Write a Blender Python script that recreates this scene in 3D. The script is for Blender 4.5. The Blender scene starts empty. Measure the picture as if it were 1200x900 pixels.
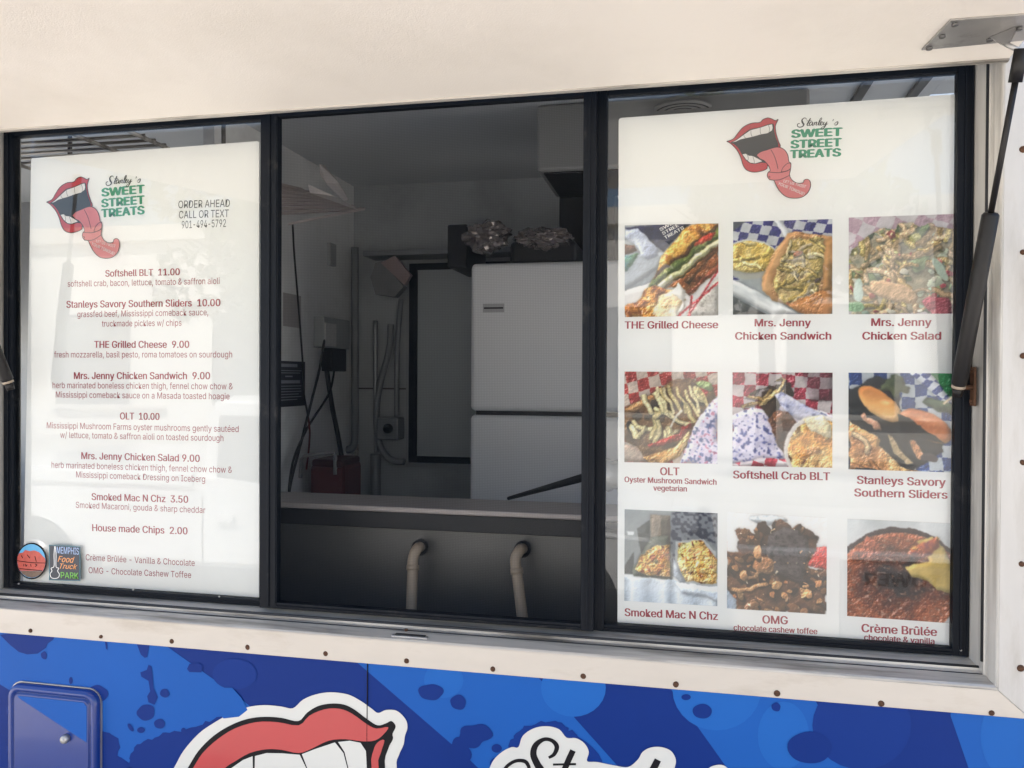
import bpy, bmesh, math, random, os
import numpy as np
from mathutils import Vector, Matrix
from mathutils.geometry import tessellate_polygon

SC = bpy.context.scene
COL = SC.collection
# ------------------------------------------------------------------ camera
FPX, YAW, ROLL, PITCH, DIST, CAMZ = 940.0, math.radians(12.14), 0.0054, -0.0086, 1.5, 1.68
def ray(px, py):
    a = (px - 600) / FPX; b = -(py - 450) / FPX
    c, s = math.cos(ROLL), math.sin(ROLL)
    x = a * c - b * s; z = a * s + b * c; y = 1.0
    cp, sp = math.cos(PITCH), math.sin(PITCH)
    y, z = y * cp - z * sp, z * cp + y * sp
    return Vector((x * math.cos(YAW) - y * math.sin(YAW), y * math.cos(YAW) + x * math.sin(YAW), z))
CO = Vector((0, -DIST, CAMZ))
def P(px, py, y=0.0):                      # point of the upright plane at depth y
    r = ray(px, py); return CO + r * ((y + DIST) / r.y)
def PZ(px, py, z):                         # point of the level plane at height z
    r = ray(px, py); return CO + r * ((z - CAMZ) / r.z)
def PX(px, py, x):
    r = ray(px, py); return CO + r * (x / r.x)
def PPL(px, py, p0, n):
    r = ray(px, py); n = Vector(n); return CO + r * ((Vector(p0) - CO).dot(n) / r.dot(n))
cam = bpy.data.cameras.new("camera"); cam.sensor_width = 36; cam.lens = 36 * FPX / 1200
cam.clip_end = 1000; cam.clip_start = 0.02
camo = bpy.data.objects.new("camera", cam); COL.objects.link(camo)
_f = ray(600, 450); _r = ray(600 + FPX, 450) - _f; _u = ray(600, 450 - FPX) - _f
M = Matrix((_r.normalized(), _u.normalized(), -_f.normalized())).transposed().to_4x4(); M.translation = CO
camo.matrix_world = M; SC.camera = camo
# ------------------------------------------------------------------ sky, sun, exposure
SUN = Vector((0.22, -0.58, -1.0)).normalized()
el = math.asin(-SUN.z); az = math.atan2(-SUN.x, -SUN.y)
W = bpy.data.worlds.new("World"); SC.world = W; W.use_nodes = True
wn = W.node_tree; wn.nodes.clear()
sky = wn.nodes.new("ShaderNodeTexSky"); sky.sky_type = 'NISHITA'; sky.sun_disc = False
sky.sun_elevation = el; sky.sun_rotation = az; sky.dust_density = 2.0
bg = wn.nodes.new("ShaderNodeBackground"); bg.inputs[1].default_value = 0.12
wo = wn.nodes.new("ShaderNodeOutputWorld")
wn.links.new(sky.outputs[0], bg.inputs[0]); wn.links.new(bg.outputs[0], wo.inputs[0])
sl = bpy.data.lights.new("sun", 'SUN'); sl.energy = 5.0; sl.angle = math.radians(0.6); sl.color = (1, .955, .89)
so = bpy.data.objects.new("sun", sl); COL.objects.link(so)
so.rotation_euler = SUN.to_track_quat('-Z', 'Y').to_euler(); so.location = (-4, -3, 9)
SC.view_settings.view_transform = 'Standard'; SC.view_settings.look = 'None'
SC.view_settings.exposure = 2.05; SC.view_settings.gamma = 1
SC.cycles.max_bounces = 10; SC.cycles.diffuse_bounces = 6; SC.cycles.transparent_max_bounces = 16
SC.cycles.use_denoising = True
SC.cycles.sample_clamp_indirect = 6.0

# ------------------------------------------------------------------ materials
def s2l(c):
    if isinstance(c, str):
        c = tuple(int(c[i:i + 2], 16) / 255 for i in (0, 2, 4))
    return tuple(x / 12.92 if x <= .04045 else ((x + .055) / 1.055) ** 2.4 for x in c)
MATS = {}
def mat(name, col, rough=.5, metal=0., var=.06, vs=8., bump=0., bs=60., stretch=None, spec=.5, alpha=None, coat=0.,
        dirt=None, dirt_s=3., dirt_lo=.55, dirt_hi=.75):
    if name in MATS: return MATS[name]
    m = bpy.data.materials.new(name); m.use_nodes = True; nt = m.node_tree; b = nt.nodes["Principled BSDF"]
    L = nt.links.new
    tc = nt.nodes.new("ShaderNodeTexCoord"); mp = nt.nodes.new("ShaderNodeMapping")
    L(tc.outputs['Object'], mp.inputs[0])
    if stretch: mp.inputs['Scale'].default_value = stretch
    nz = nt.nodes.new("ShaderNodeTexNoise"); nz.inputs['Scale'].default_value = vs; nz.inputs['Detail'].default_value = 6
    L(mp.outputs[0], nz.inputs['Vector'])
    mx = nt.nodes.new("ShaderNodeMix"); mx.data_type = 'RGBA'
    mx.inputs[6].default_value = (*[c * (1 - var) for c in col], 1); mx.inputs[7].default_value = (*[min(1, c * (1 + var)) for c in col], 1)
    L(nz.outputs[0], mx.inputs[0]); out = mx.outputs[2]
    if dirt:
        n2 = nt.nodes.new("ShaderNodeTexNoise"); n2.inputs['Scale'].default_value = dirt_s; n2.inputs['Detail'].default_value = 8
        n2.inputs['Roughness'].default_value = .65
        L(mp.outputs[0], n2.inputs['Vector'])
        cr = nt.nodes.new("ShaderNodeMapRange"); cr.inputs[1].default_value = dirt_lo; cr.inputs[2].default_value = dirt_hi
        L(n2.outputs[0], cr.inputs[0])
        m2 = nt.nodes.new("ShaderNodeMix"); m2.data_type = 'RGBA'; m2.inputs[7].default_value = (*dirt, 1)
        L(out, m2.inputs[6]); L(cr.outputs[0], m2.inputs[0]); out = m2.outputs[2]
    L(out, b.inputs['Base Color'])
    rr = nt.nodes.new("ShaderNodeMapRange"); rr.inputs[3].default_value = rough * .85; rr.inputs[4].default_value = min(1, rough * 1.15)
    L(nz.outputs[0], rr.inputs[0]); L(rr.outputs[0], b.inputs['Roughness'])
    b.inputs['Metallic'].default_value = metal; b.inputs['Specular IOR Level'].default_value = spec
    b.inputs['Coat Weight'].default_value = coat; b.inputs['Coat Roughness'].default_value = .05
    if bump:
        n3 = nt.nodes.new("ShaderNodeTexNoise"); n3.inputs['Scale'].default_value = bs; n3.inputs['Detail'].default_value = 3
        L(mp.outputs[0], n3.inputs['Vector'])
        bp = nt.nodes.new("ShaderNodeBump"); bp.inputs['Strength'].default_value = bump; bp.inputs['Distance'].default_value = .002
        L(n3.outputs[0], bp.inputs['Height']); L(bp.outputs[0], b.inputs['Normal'])
    MATS[name] = m; return m

def glass_mat(name, tint=(.97, .985, .98), ior=1.5, boost=1.0):
    m = bpy.data.materials.new(name); m.use_nodes = True; nt = m.node_tree; nt.nodes.clear(); L = nt.links.new
    o = nt.nodes.new("ShaderNodeOutputMaterial"); t = nt.nodes.new("ShaderNodeBsdfTransparent"); t.inputs[0].default_value = (*tint, 1)
    g = nt.nodes.new("ShaderNodeBsdfGlossy"); g.inputs['Roughness'].default_value = 0.0
    f = nt.nodes.new("ShaderNodeFresnel"); f.inputs[0].default_value = ior
    mu = nt.nodes.new("ShaderNodeMath"); mu.operation = 'MULTIPLY'; mu.inputs[1].default_value = boost; mu.use_clamp = True
    mx = nt.nodes.new("ShaderNodeMixShader")
    nz = nt.nodes.new("ShaderNodeTexNoise"); nz.inputs['Scale'].default_value = 3.; tc = nt.nodes.new("ShaderNodeTexCoord")
    L(tc.outputs['Object'], nz.inputs['Vector'])
    bp = nt.nodes.new("ShaderNodeBump"); bp.inputs['Strength'].default_value = .06; bp.inputs['Distance'].default_value = .004
    L(nz.outputs[0], bp.inputs['Height']); L(bp.outputs[0], g.inputs['Normal'])
    film = nt.nodes.new("ShaderNodeBsdfDiffuse"); film.inputs[0].default_value = (.7, .68, .64, 1); n4 = nt.nodes.new("ShaderNodeTexNoise"); n4.inputs['Scale'].default_value = 5.; n4.inputs['Detail'].default_value = 8
    L(tc.outputs['Object'], n4.inputs['Vector']); r4 = nt.nodes.new("ShaderNodeMapRange"); r4.inputs[1].default_value = .45; r4.inputs[2].default_value = .75; r4.inputs[4].default_value = .035; L(n4.outputs[0], r4.inputs[0]); mf = nt.nodes.new("ShaderNodeMixShader")
    L(f.outputs[0], mu.inputs[0]); L(mu.outputs[0], mx.inputs[0]); L(t.outputs[0], mx.inputs[1]); L(g.outputs[0], mx.inputs[2])
    L(r4.outputs[0], mf.inputs[0]); L(mx.outputs[0], mf.inputs[1]); L(film.outputs[0], mf.inputs[2]); L(mf.outputs[0], o.inputs[0]); MATS[name] = m; return m

def screen_mat():
    m = bpy.data.materials.new("insect_mesh"); m.use_nodes = True; nt = m.node_tree; nt.nodes.clear(); L = nt.links.new
    o = nt.nodes.new("ShaderNodeOutputMaterial"); t = nt.nodes.new("ShaderNodeBsdfTransparent")
    d = nt.nodes.new("ShaderNodeBsdfDiffuse"); d.inputs[0].default_value = (.011, .013, .016, 1)
    tc = nt.nodes.new("ShaderNodeTexCoord"); sp = nt.nodes.new("ShaderNodeSeparateXYZ"); L(tc.outputs['Object'], sp.inputs[0])
    fs = []
    for ax in (0, 2):
        a = nt.nodes.new("ShaderNodeMath"); a.operation = 'MULTIPLY'; a.inputs[1].default_value = 2 * math.pi / .0033
        s = nt.nodes.new("ShaderNodeMath"); s.operation = 'SINE'; L(sp.outputs[ax], a.inputs[0]); L(a.outputs[0], s.inputs[0])
        fs.append(s)
    ad = nt.nodes.new("ShaderNodeMath"); ad.operation = 'MAXIMUM'; L(fs[0].outputs[0], ad.inputs[0]); L(fs[1].outputs[0], ad.inputs[1])
    mr = nt.nodes.new("ShaderNodeMapRange"); mr.inputs[1].default_value = -1; mr.inputs[2].default_value = 1
    mr.inputs[3].default_value = .10; mr.inputs[4].default_value = .34; L(ad.outputs[0], mr.inputs[0])
    mx = nt.nodes.new("ShaderNodeMixShader"); L(mr.outputs[0], mx.inputs[0]); L(t.outputs[0], mx.inputs[1]); L(d.outputs[0], mx.inputs[2])
    L(mx.outputs[0], o.inputs[0]); MATS["insect_mesh"] = m; return m

def print_mat():
    m = bpy.data.materials.new("printed_photo"); m.use_nodes = True; nt = m.node_tree; b = nt.nodes["Principled BSDF"]
    a = nt.nodes.new("ShaderNodeVertexColor"); a.layer_name = "ink"
    nt.links.new(a.outputs[0], b.inputs['Base Color']); b.inputs['Roughness'].default_value = .45
    b.inputs['Specular IOR Level'].default_value = .3
    MATS["printed_photo"] = m; return m

WHITE_BOARD = mat("board_plastic", (.85, .845, .828), .4, var=.015, vs=2.5)
FRAMEBLK = mat("black_anodised_frame", (.003, .005, .009), .5, spec=.16, var=.25, vs=20, bump=.05, bs=300, dirt=(.035, .034, .034), dirt_s=14, dirt_lo=.6, dirt_hi=.75)
ALU = mat("worn_aluminium", (.52, .49, .445), .42, .35, var=.12, vs=14, stretch=(.6, 8, 8), bump=.10, bs=120, dirt=(.12, .11, .095), dirt_s=3.5, dirt_lo=.46, dirt_hi=.66)
ALUV = mat("worn_aluminium_upright", (.58, .555, .51), .40, .25, var=.12, vs=14, stretch=(8, 8, .6), bump=.10, bs=120, dirt=(.16, .145, .13), dirt_s=4, dirt_lo=.48, dirt_hi=.85)
FLANGE = mat("cream_trim_metal", (.55, .49, .415), .42, .08, var=.09, vs=10, stretch=(.8, 3, 3), bump=.08, bs=40, dirt=(.40, .335, .26), dirt_s=5, dirt_lo=.53, dirt_hi=.8)
FLANGEV = mat("brushed_trim_metal", (.49, .47, .44), .40, .15, var=.12, vs=10, stretch=(3, 3, .6), bump=.08, bs=40, dirt=(.36, .33, .29), dirt_s=5, dirt_lo=.5, dirt_hi=.75)
HATCH = mat("cream_hatch_skin", (.86, .80, .715), .5, var=.05, vs=2, bump=.22, bs=320, dirt=(.70, .64, .55), dirt_s=1.3, dirt_lo=.5, dirt_hi=.85)
RUBBER = mat("black_rubber_seal", (.02, .02, .022), .6, var=.3, vs=40)
RUST = mat("rusty_screw", (.10, .045, .022), .75, .3, var=.5, vs=300, bump=.6, bs=500)
STEEL = mat("galvanised_plate", (.42, .41, .40), .42, .8, var=.2, vs=30, bump=.1, bs=200, dirt=(.2, .17, .15), dirt_s=20, dirt_lo=.55, dirt_hi=.8)
STRUT = mat("black_strut_paint", (.010, .009, .009), .42, spec=.3, var=.2, vs=60, bump=.05, bs=200)
BLUED = mat("wrap_dark_blue", (.0035, .026, .17), .36, var=.12, vs=3, spec=.12)
BLUEL = mat("wrap_light_blue", (.011, .092, .355), .36, var=.10, vs=3, spec=.12)
BLUEM = mat("wrap_mid_blue", (.0045, .031, .19), .36, var=.10, vs=3, spec=.12)
BLUEH = mat("wrap_bright_blue", (.014, .110, .39), .36, var=.10, vs=3, spec=.12)
DWHITE = mat("decal_white", (.60, .585, .53), .3, var=.02, coat=.2)
DBLACK = mat("decal_black", (.008, .007, .009), .4, var=.1, spec=.15)
DRED = mat("decal_red", (.45, .032, .035), .3, var=.03, coat=.2)
DPINK = mat("decal_pink", (.66, .20, .20), .35, var=.03)
PRED = mat("print_lip_red", (.50, .055, .07), .45, var=.03)
PPINK = mat("print_tongue_pink", (.62, .19, .20), .45, var=.03)
PDARK = mat("print_charcoal", (.035, .037, .042), .45, var=.05)
PGREEN = mat("print_green", (.045, .30, .17), .45, var=.04)
PWHITE = mat("print_white", (.80, .78, .76), .45, var=.02)
PTEXT = mat("print_crimson", (.34, .035, .055), .45, var=.05)
PTHIN = mat("print_crimson_thin", (.36, .07, .085), .45, var=.05)
PGREY = mat("print_grey_text", (.07, .07, .075), .45, var=.05)
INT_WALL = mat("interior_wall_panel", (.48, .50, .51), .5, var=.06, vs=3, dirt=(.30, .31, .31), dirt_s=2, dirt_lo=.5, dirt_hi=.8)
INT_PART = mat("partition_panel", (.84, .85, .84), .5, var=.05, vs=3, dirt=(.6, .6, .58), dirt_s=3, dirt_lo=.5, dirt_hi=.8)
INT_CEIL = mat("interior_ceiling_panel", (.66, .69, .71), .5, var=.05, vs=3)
INT_DARK = mat("interior_dark_plastic", (.010, .011, .014), .5, var=.2)
FRIDGE = mat("white_fridge_enamel", (.86, .87, .87), .35, var=.02, bump=.15, bs=300)
STAIN = mat("stainless_steel", (.50, .50, .50), .30, .9, var=.12, vs=8, stretch=(.4, 4, 6), bump=.05, bs=100)
STAIND = mat("dull_dark_steel", (.135, .132, .128), .42, .6, var=.2, vs=5)
PVC = mat("beige_pipe", (.34, .27, .20), .45, var=.12, vs=20)
GALV = mat("grey_conduit", (.30, .31, .32), .4, .5, var=.15, vs=10)
CORD = mat("black_cord", (.02, .02, .022), .55, var=.2)
REDP = mat("red_plastic", (.12, .018, .020), .4, var=.15, vs=10)
GLASS = glass_mat("window_glass", boost=1.2)
SCREEN = screen_mat(); PRINT = print_mat()

# ------------------------------------------------------------------ builders
def link(o, parent=None):
    COL.objects.link(o)
    if parent is not None: o.parent = parent
    return o
def meshobj(name, verts, faces, m, parent=None, smooth=False):
    me = bpy.data.meshes.new(name); me.from_pydata([tuple(v) for v in verts], [], faces); me.update()
    me.materials.append(m)
    if smooth:
        for p in me.polygons: p.use_smooth = True
    o = bpy.data.objects.new(name, me); return link(o, parent)
def bmobj(name, bm, m, parent=None, smooth=False):
    me = bpy.data.meshes.new(name); bmesh.ops.recalc_face_normals(bm, faces=bm.faces); bm.to_mesh(me); bm.free(); me.materials.append(m)
    if smooth:
        for p in me.polygons: p.use_smooth = True
    return link(bpy.data.objects.new(name, me), parent)
def thing(name, label, cat, loc=(0, 0, 0), group=None):
    o = bpy.data.objects.new(name, None); o.empty_display_size = .1; COL.objects.link(o); o.location = loc
    o['label'] = label; o['category'] = cat
    if group: o['group'] = group
    bpy.context.view_layer.update() if False else None
    return o
def tag(o, label, cat, group=None):
    o['label'] = label; o['category'] = cat
    if group: o['group'] = group
    return o
def lab(o, l): o['label'] = l; return o
def setp(o, parent):
    o.parent = parent
    return o
def box_bm(bm, x0, x1, y0, y1, z0, z1, bev=0., seg=2):
    r = bmesh.ops.create_cube(bm, size=1.0)
    for v in r['verts']:
        v.co = Vector(((x0 + x1) / 2 + v.co.x * (x1 - x0), (y0 + y1) / 2 + v.co.y * (y1 - y0), (z0 + z1) / 2 + v.co.z * (z1 - z0)))
    if bev:
        es = list({e for v in r['verts'] for e in v.link_edges})
        bmesh.ops.bevel(bm, geom=es, offset=bev, segments=seg, affect='EDGES', profile=.5)
def box(name, x0, x1, y0, y1, z0, z1, m, parent=None, bev=0., seg=2):
    bm = bmesh.new(); box_bm(bm, x0, x1, y0, y1, z0, z1, bev, seg); return bmobj(name, bm, m, parent, smooth=False)
def tube_bm(bm, pts, r, n=10, cap=True):
    pts = [Vector(p) for p in pts]; rs = r if isinstance(r, (list, tuple)) else [r] * len(pts)
    rings = []; up = None
    for i, p in enumerate(pts):
        d = (pts[min(i + 1, len(pts) - 1)] - pts[max(i - 1, 0)]).normalized()
        if up is None: up = d.orthogonal().normalized()
        up = (up - d * up.dot(d)).normalized(); s = d.cross(up)
        rings.append([bm.verts.new(p + (up * math.cos(2 * math.pi * k / n) + s * math.sin(2 * math.pi * k / n)) * rs[i]) for k in range(n)])
    for a, b in zip(rings, rings[1:]):
        for k in range(n): bm.faces.new((a[k], a[(k + 1) % n], b[(k + 1) % n], b[k]))
    if cap: bm.faces.new(rings[0][::-1]); bm.faces.new(rings[-1])
def tube(name, pts, r, m, parent=None, n=10):
    bm = bmesh.new(); tube_bm(bm, pts, r, n); return bmobj(name, bm, m, parent, True)
def catmull(pts, k=6, closed=False):
    pts = [np.array(p, float) for p in pts]; n = len(pts); out = []
    rng = range(n if closed else n - 1)
    for i in rng:
        p0 = pts[(i - 1) % n] if (closed or i > 0) else pts[0]; p1 = pts[i]; p2 = pts[(i + 1) % n]
        p3 = pts[(i + 2) % n] if (closed or i + 2 < n) else pts[-1]
        for j in range(k):
            t = j / k
            out.append(.5 * ((2 * p1) + (-p0 + p2) * t + (2 * p0 - 5 * p1 + 4 * p2 - p3) * t * t + (-p0 + 3 * p1 - 3 * p2 + p3) * t ** 3))
    if not closed: out.append(pts[-1])
    return out
def flat(name, pts, fn, m, parent=None):       # filled outline, laid on a surface through fn(x, y)
    v = [fn(*p) for p in pts]; tri = tessellate_polygon([[Vector(q) for q in v]])
    return meshobj(name, v, [t for t in tri], m, parent)
def ribbon(name, pts, hw, fn, m, parent=None, k=6, closed=False, taper=0.):
    lists = pts if isinstance(pts[0][0], (list, tuple)) else [pts]
    V = []; Fc = []
    for q in lists:
        w = [p[2] if len(p) > 2 else hw for p in q]
        c = catmull([(p[0], p[1], ww) for p, ww in zip(q, w)], k, closed); n = len(c); b = len(V)
        for i in range(n):
            a = c[(i - 1) % n if closed else max(i - 1, 0)]; d = c[(i + 1) % n if closed else min(i + 1, n - 1)]
            t = np.array(d[:2]) - np.array(a[:2]); t = t / (np.linalg.norm(t) + 1e-9); nn = np.array((-t[1], t[0])) * max(c[i][2], .05)
            V += [fn(c[i][0] + nn[0], c[i][1] + nn[1]), fn(c[i][0] - nn[0], c[i][1] - nn[1])]
        for i in range(n - (0 if closed else 1)):
            j = (i + 1) % n; Fc.append((b + 2 * i, b + 2 * i + 1, b + 2 * j + 1, b + 2 * j))
    return meshobj(name, V, Fc, m, parent)
def ell(cx, cy, rx, ry, n=28, wob=0., seed=0, rot=0.):
    rnd = random.Random(seed); ph = [rnd.uniform(0, 6.3) for _ in range(4)]
    out = []
    for i in range(n):
        t = 2 * math.pi * i / n; w = 1 + wob * (math.sin(2 * t + ph[0]) * .5 + math.sin(3 * t + ph[1]) * .35 + math.sin(5 * t + ph[2]) * .3)
        x = rx * w * math.cos(t); y = ry * w * math.sin(t)
        out.append((cx + x * math.cos(rot) - y * math.sin(rot), cy + x * math.sin(rot) + y * math.cos(rot)))
    return out

# ------------------------------------------------------------------ lettering
FONT = None
try:
    for base in (bpy.utils.system_resource('DATAFILES', path='fonts'),):
        fp = os.path.join(base, "Inter.woff2")
        if os.path.exists(fp): FONT = bpy.data.fonts.load(fp)
except Exception:
    FONT = None
def text_mesh(s, off=0., shear=0.):
    """flat letters; weight comes from slightly shifted copies stacked a hair apart"""
    me, v = text_mesh0(s, shear)
    if off <= 0.004: return me, v
    sh = [(-off, 0), (0, 0), (off, 0)] if off < .035 else [(-off, 0), (-off * .5, 0), (0, 0), (off * .5, 0), (off, 0), (0, off * .45), (0, -off * .3)]
    bm = bmesh.new()
    for k, (dx_, dy_) in enumerate(sh):
        n0 = len(bm.verts); bm.from_mesh(me); bm.verts.ensure_lookup_table()
        for q in bm.verts[n0:]: q.co.x += dx_; q.co.y += dy_; q.co.z = k * 1e-4
    bm.to_mesh(me); bm.free()
    v = np.empty(len(me.vertices) * 3); me.vertices.foreach_get('co', v); return me, v.reshape(-1, 3)
def text_mesh0(s, shear=0.):
    cu = bpy.data.curves.new("text", 'FONT'); cu.body = s; cu.resolution_u = 3
    if FONT: cu.font = FONT
    cu.shear = shear
    o = bpy.data.objects.new("text", cu); COL.objects.link(o); dg = bpy.context.evaluated_depsgraph_get()
    me = bpy.data.meshes.new_from_object(o.evaluated_get(dg)); bpy.data.objects.remove(o); bpy.data.curves.remove(cu)
    v = np.empty(len(me.vertices) * 3); me.vertices.foreach_get('co', v); return me, v.reshape(-1, 3)
_me, _v = text_mesh("H"); CAP = _v[:, 1].max()
def lettering(s, A, B, cap, nrm, m, parent, off=0., shear=0., name="lettering"):
    """text from world point A to world point B along its baseline, capital height cap metres"""
    me, v = text_mesh(s, off, shear); x0, x1 = v[:, 0].min(), v[:, 0].max()
    X = (B - A) / (x1 - x0); U = X.normalized(); N = Vector(nrm); Up = N.cross(U).normalized() * (cap / CAP)
    co = [A + X * (p[0] - x0) + Up * p[1] + N * p[2] for p in v]
    me.vertices.foreach_set('co', np.array(co).ravel()); me.materials.clear(); me.materials.append(m); me.update(); me.name = name
    return link(bpy.data.objects.new(name, me), parent)

# ------------------------------------------------------------------ ink painter for the printed photographs
N = 200
GV, GU = np.mgrid[0:N, 0:N] / (N - 1.0)
def vn(seed, fx, fy=None, ang=0.):
    fy = fy or fx; r = np.random.RandomState(seed)
    u = GU * math.cos(ang) + GV * math.sin(ang) + 1.5; v = -GU * math.sin(ang) + GV * math.cos(ang) + 1.5
    g = r.rand(int(fy * 4) + 3, int(fx * 4) + 3); X = u * fx; Y = v * fy
    i = X.astype(int); j = Y.astype(int); a = X - i; b = Y - j; a = a * a * (3 - 2 * a); b = b * b * (3 - 2 * b)
    return (g[j, i] * (1 - a) + g[j, i + 1] * a) * (1 - b) + (g[j + 1, i] * (1 - a) + g[j + 1, i + 1] * a) * b
def fb(seed, fx, fy=None, ang=0., oc=3):
    fy = fy or fx; t = 0; w = 0
    for k in range(oc): t = t + vn(seed + 17 * k, fx * 2 ** k, fy * 2 ** k, ang) * .6 ** k; w += .6 ** k
    t = t / w; return np.clip((t - .5) * 1.7 + .5, 0, 1)
def hexes(*cs): return [np.array([int(c[i:i + 2], 16) / 255 for i in (0, 2, 4)]) for c in cs]
def ramp(t, *cs):
    c = hexes(*cs); n = len(c) - 1; x = np.clip(t, 0, .9999) * n; i = x.astype(int); f = (x - i)[..., None]
    c = np.array(c); return c[i] * (1 - f) + c[i + 1] * f
def warp(amt, seed, f=5):
    return GU + amt * (fb(seed, f) - .5), GV + amt * (fb(seed + 5, f) - .5)
def inpoly(pts, amt=0., seed=1, f=6):
    u, v = warp(amt, seed, f) if amt else (GU, GV); ins = np.zeros(u.shape, bool); n = len(pts)
    for i in range(n):
        x1, y1 = pts[i]; x2, y2 = pts[(i + 1) % n]
        c = ((y1 > v) != (y2 > v)) & (u < (x2 - x1) * (v - y1) / ((y2 - y1) + 1e-12) + x1); ins ^= c
    return ins
def inell(cx, cy, rx, ry, rot=0., amt=0., seed=1, f=6):
    u, v = warp(amt, seed, f) if amt else (GU, GV); x = u - cx; y = v - cy
    a = x * math.cos(rot) + y * math.sin(rot); b = -x * math.sin(rot) + y * math.cos(rot); return (a / rx) ** 2 + (b / ry) ** 2 < 1
def line(pts, w):
    d = np.full(GU.shape, 9.)
    for (x1, y1), (x2, y2) in zip(pts, pts[1:]):
        L2 = (x2 - x1) ** 2 + (y2 - y1) ** 2 + 1e-9; t = np.clip(((GU - x1) * (x2 - x1) + (GV - y1) * (y2 - y1)) / L2, 0, 1)
        d = np.minimum(d, np.hypot(GU - x1 - t * (x2 - x1), GV - y1 - t * (y2 - y1)))
    return d < w
def blur(a, r=3, it=2):
    for _ in range(it):
        for ax in (0, 1):
            p = np.concatenate([np.repeat(a.take([0], ax), r, ax), a, np.repeat(a.take([-1], ax), r, ax)], ax); c = np.cumsum(p, ax)
            z = np.zeros_like(c.take([0], ax)); c = np.concatenate([z, c], ax); n = a.shape[ax]
            a = (c.take(range(2 * r + 1, 2 * r + 1 + n), ax) - c.take(range(0, n), ax)) / (2 * r + 1)
    return a
def lay(I, m, c):
    if isinstance(c, str): c = np.broadcast_to(hexes(c)[0], I.shape)
    else:                                   # soft contact shade outside, rounded shade inside
        b = blur(m.astype(float), 4); I *= (1 - .28 * b * (~m))[..., None]; gy, gx = np.gradient(blur(b, 3)); g = np.clip(-(gx + gy) * 14, -.30, .26)
        c = np.clip(c * ((.74 + .30 * b) - g * 0 + np.clip((gx + gy) * 5, -.22, .22))[..., None], 0, 1)
    a = blur(m.astype(float), 1, 1)[..., None]; I[:] = I * (1 - a) + c * a
SMOOTH = [np.ones(GU.shape)]
def smooth(m, k=.12):
    SMOOTH[0] = SMOOTH[0] * (1 - (1 - k) * blur(m.astype(float), 2))
def relief(sd, f):
    h = fb(sd, f, oc=4); gy, gx = np.gradient(h); return np.clip((gx + gy) * N / f * .9, -1, 1), h
def check(fu, fv, ang=0., sk=0., c1='e8e6ee', c2='3a3f9a', seed=3, w=.02):
    u, v = warp(w, seed, 4); a = u * math.cos(ang) + v * math.sin(ang); b = -u * math.sin(ang) + v * math.cos(ang) + sk * a
    k = (np.floor(a * fu) + np.floor(b * fv)) % 2 > .5; h = hexes(c1, c2); I = np.where(k[..., None], h[0], h[1])
    return I * (1 - .18 * fb(seed + 2, 4)[..., None])
def strands(I, m, seed, n, pal, w, ang=0., spread=.6, ln=.25, curl=1.):
    r = random.Random(seed)
    for i in range(n):
        x, y = r.random(), r.random(); a = ang + r.uniform(-spread, spread); pts = [(x, y)]
        for k in range(4):
            a += r.uniform(-.7, .7) * curl; x += math.cos(a) * ln / 4; y += math.sin(a) * ln / 4; pts.append((x, y))
        c = hexes(r.choice(pal))[0] * r.uniform(.8, 1.12); ww = w * r.uniform(.6, 1.2); L = line(pts, ww) & m
        sh = line([(px + .010, py + .016) for px, py in pts], w) & m; I[sh] *= .66; I[L] = np.clip(c * .86, 0, 1); L = line([(px - .004, py - .005) for px, py in pts], ww * .5) & m; I[L] = np.clip(c * 1.1 + .04, 0, 1)
def blobs(I, m, seed, n, pal, r0, r1, sh=.6):
    r = random.Random(seed)
    for i in range(n):
        x, y = r.random(), r.random(); rx = r.uniform(r0, r1); ry = rx * r.uniform(.5, 1); rot = r.uniform(0, 3)
        mm = inell(x + .006, y + .012, rx * 1.15, ry * 1.15, rot, .08, seed + i) & m; I[mm] *= sh
        mm = inell(x, y, rx, ry, rot, .08, seed + i) & m; c = hexes(r.choice(pal))[0] * r.uniform(.85, 1.1)
        g = 1.12 - .5 * np.clip(((GV - y) / ry + (GU - x) / rx) * .4 + .35, 0, 1); I[mm] = np.clip(c * g[mm][:, None], 0, 1)

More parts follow.
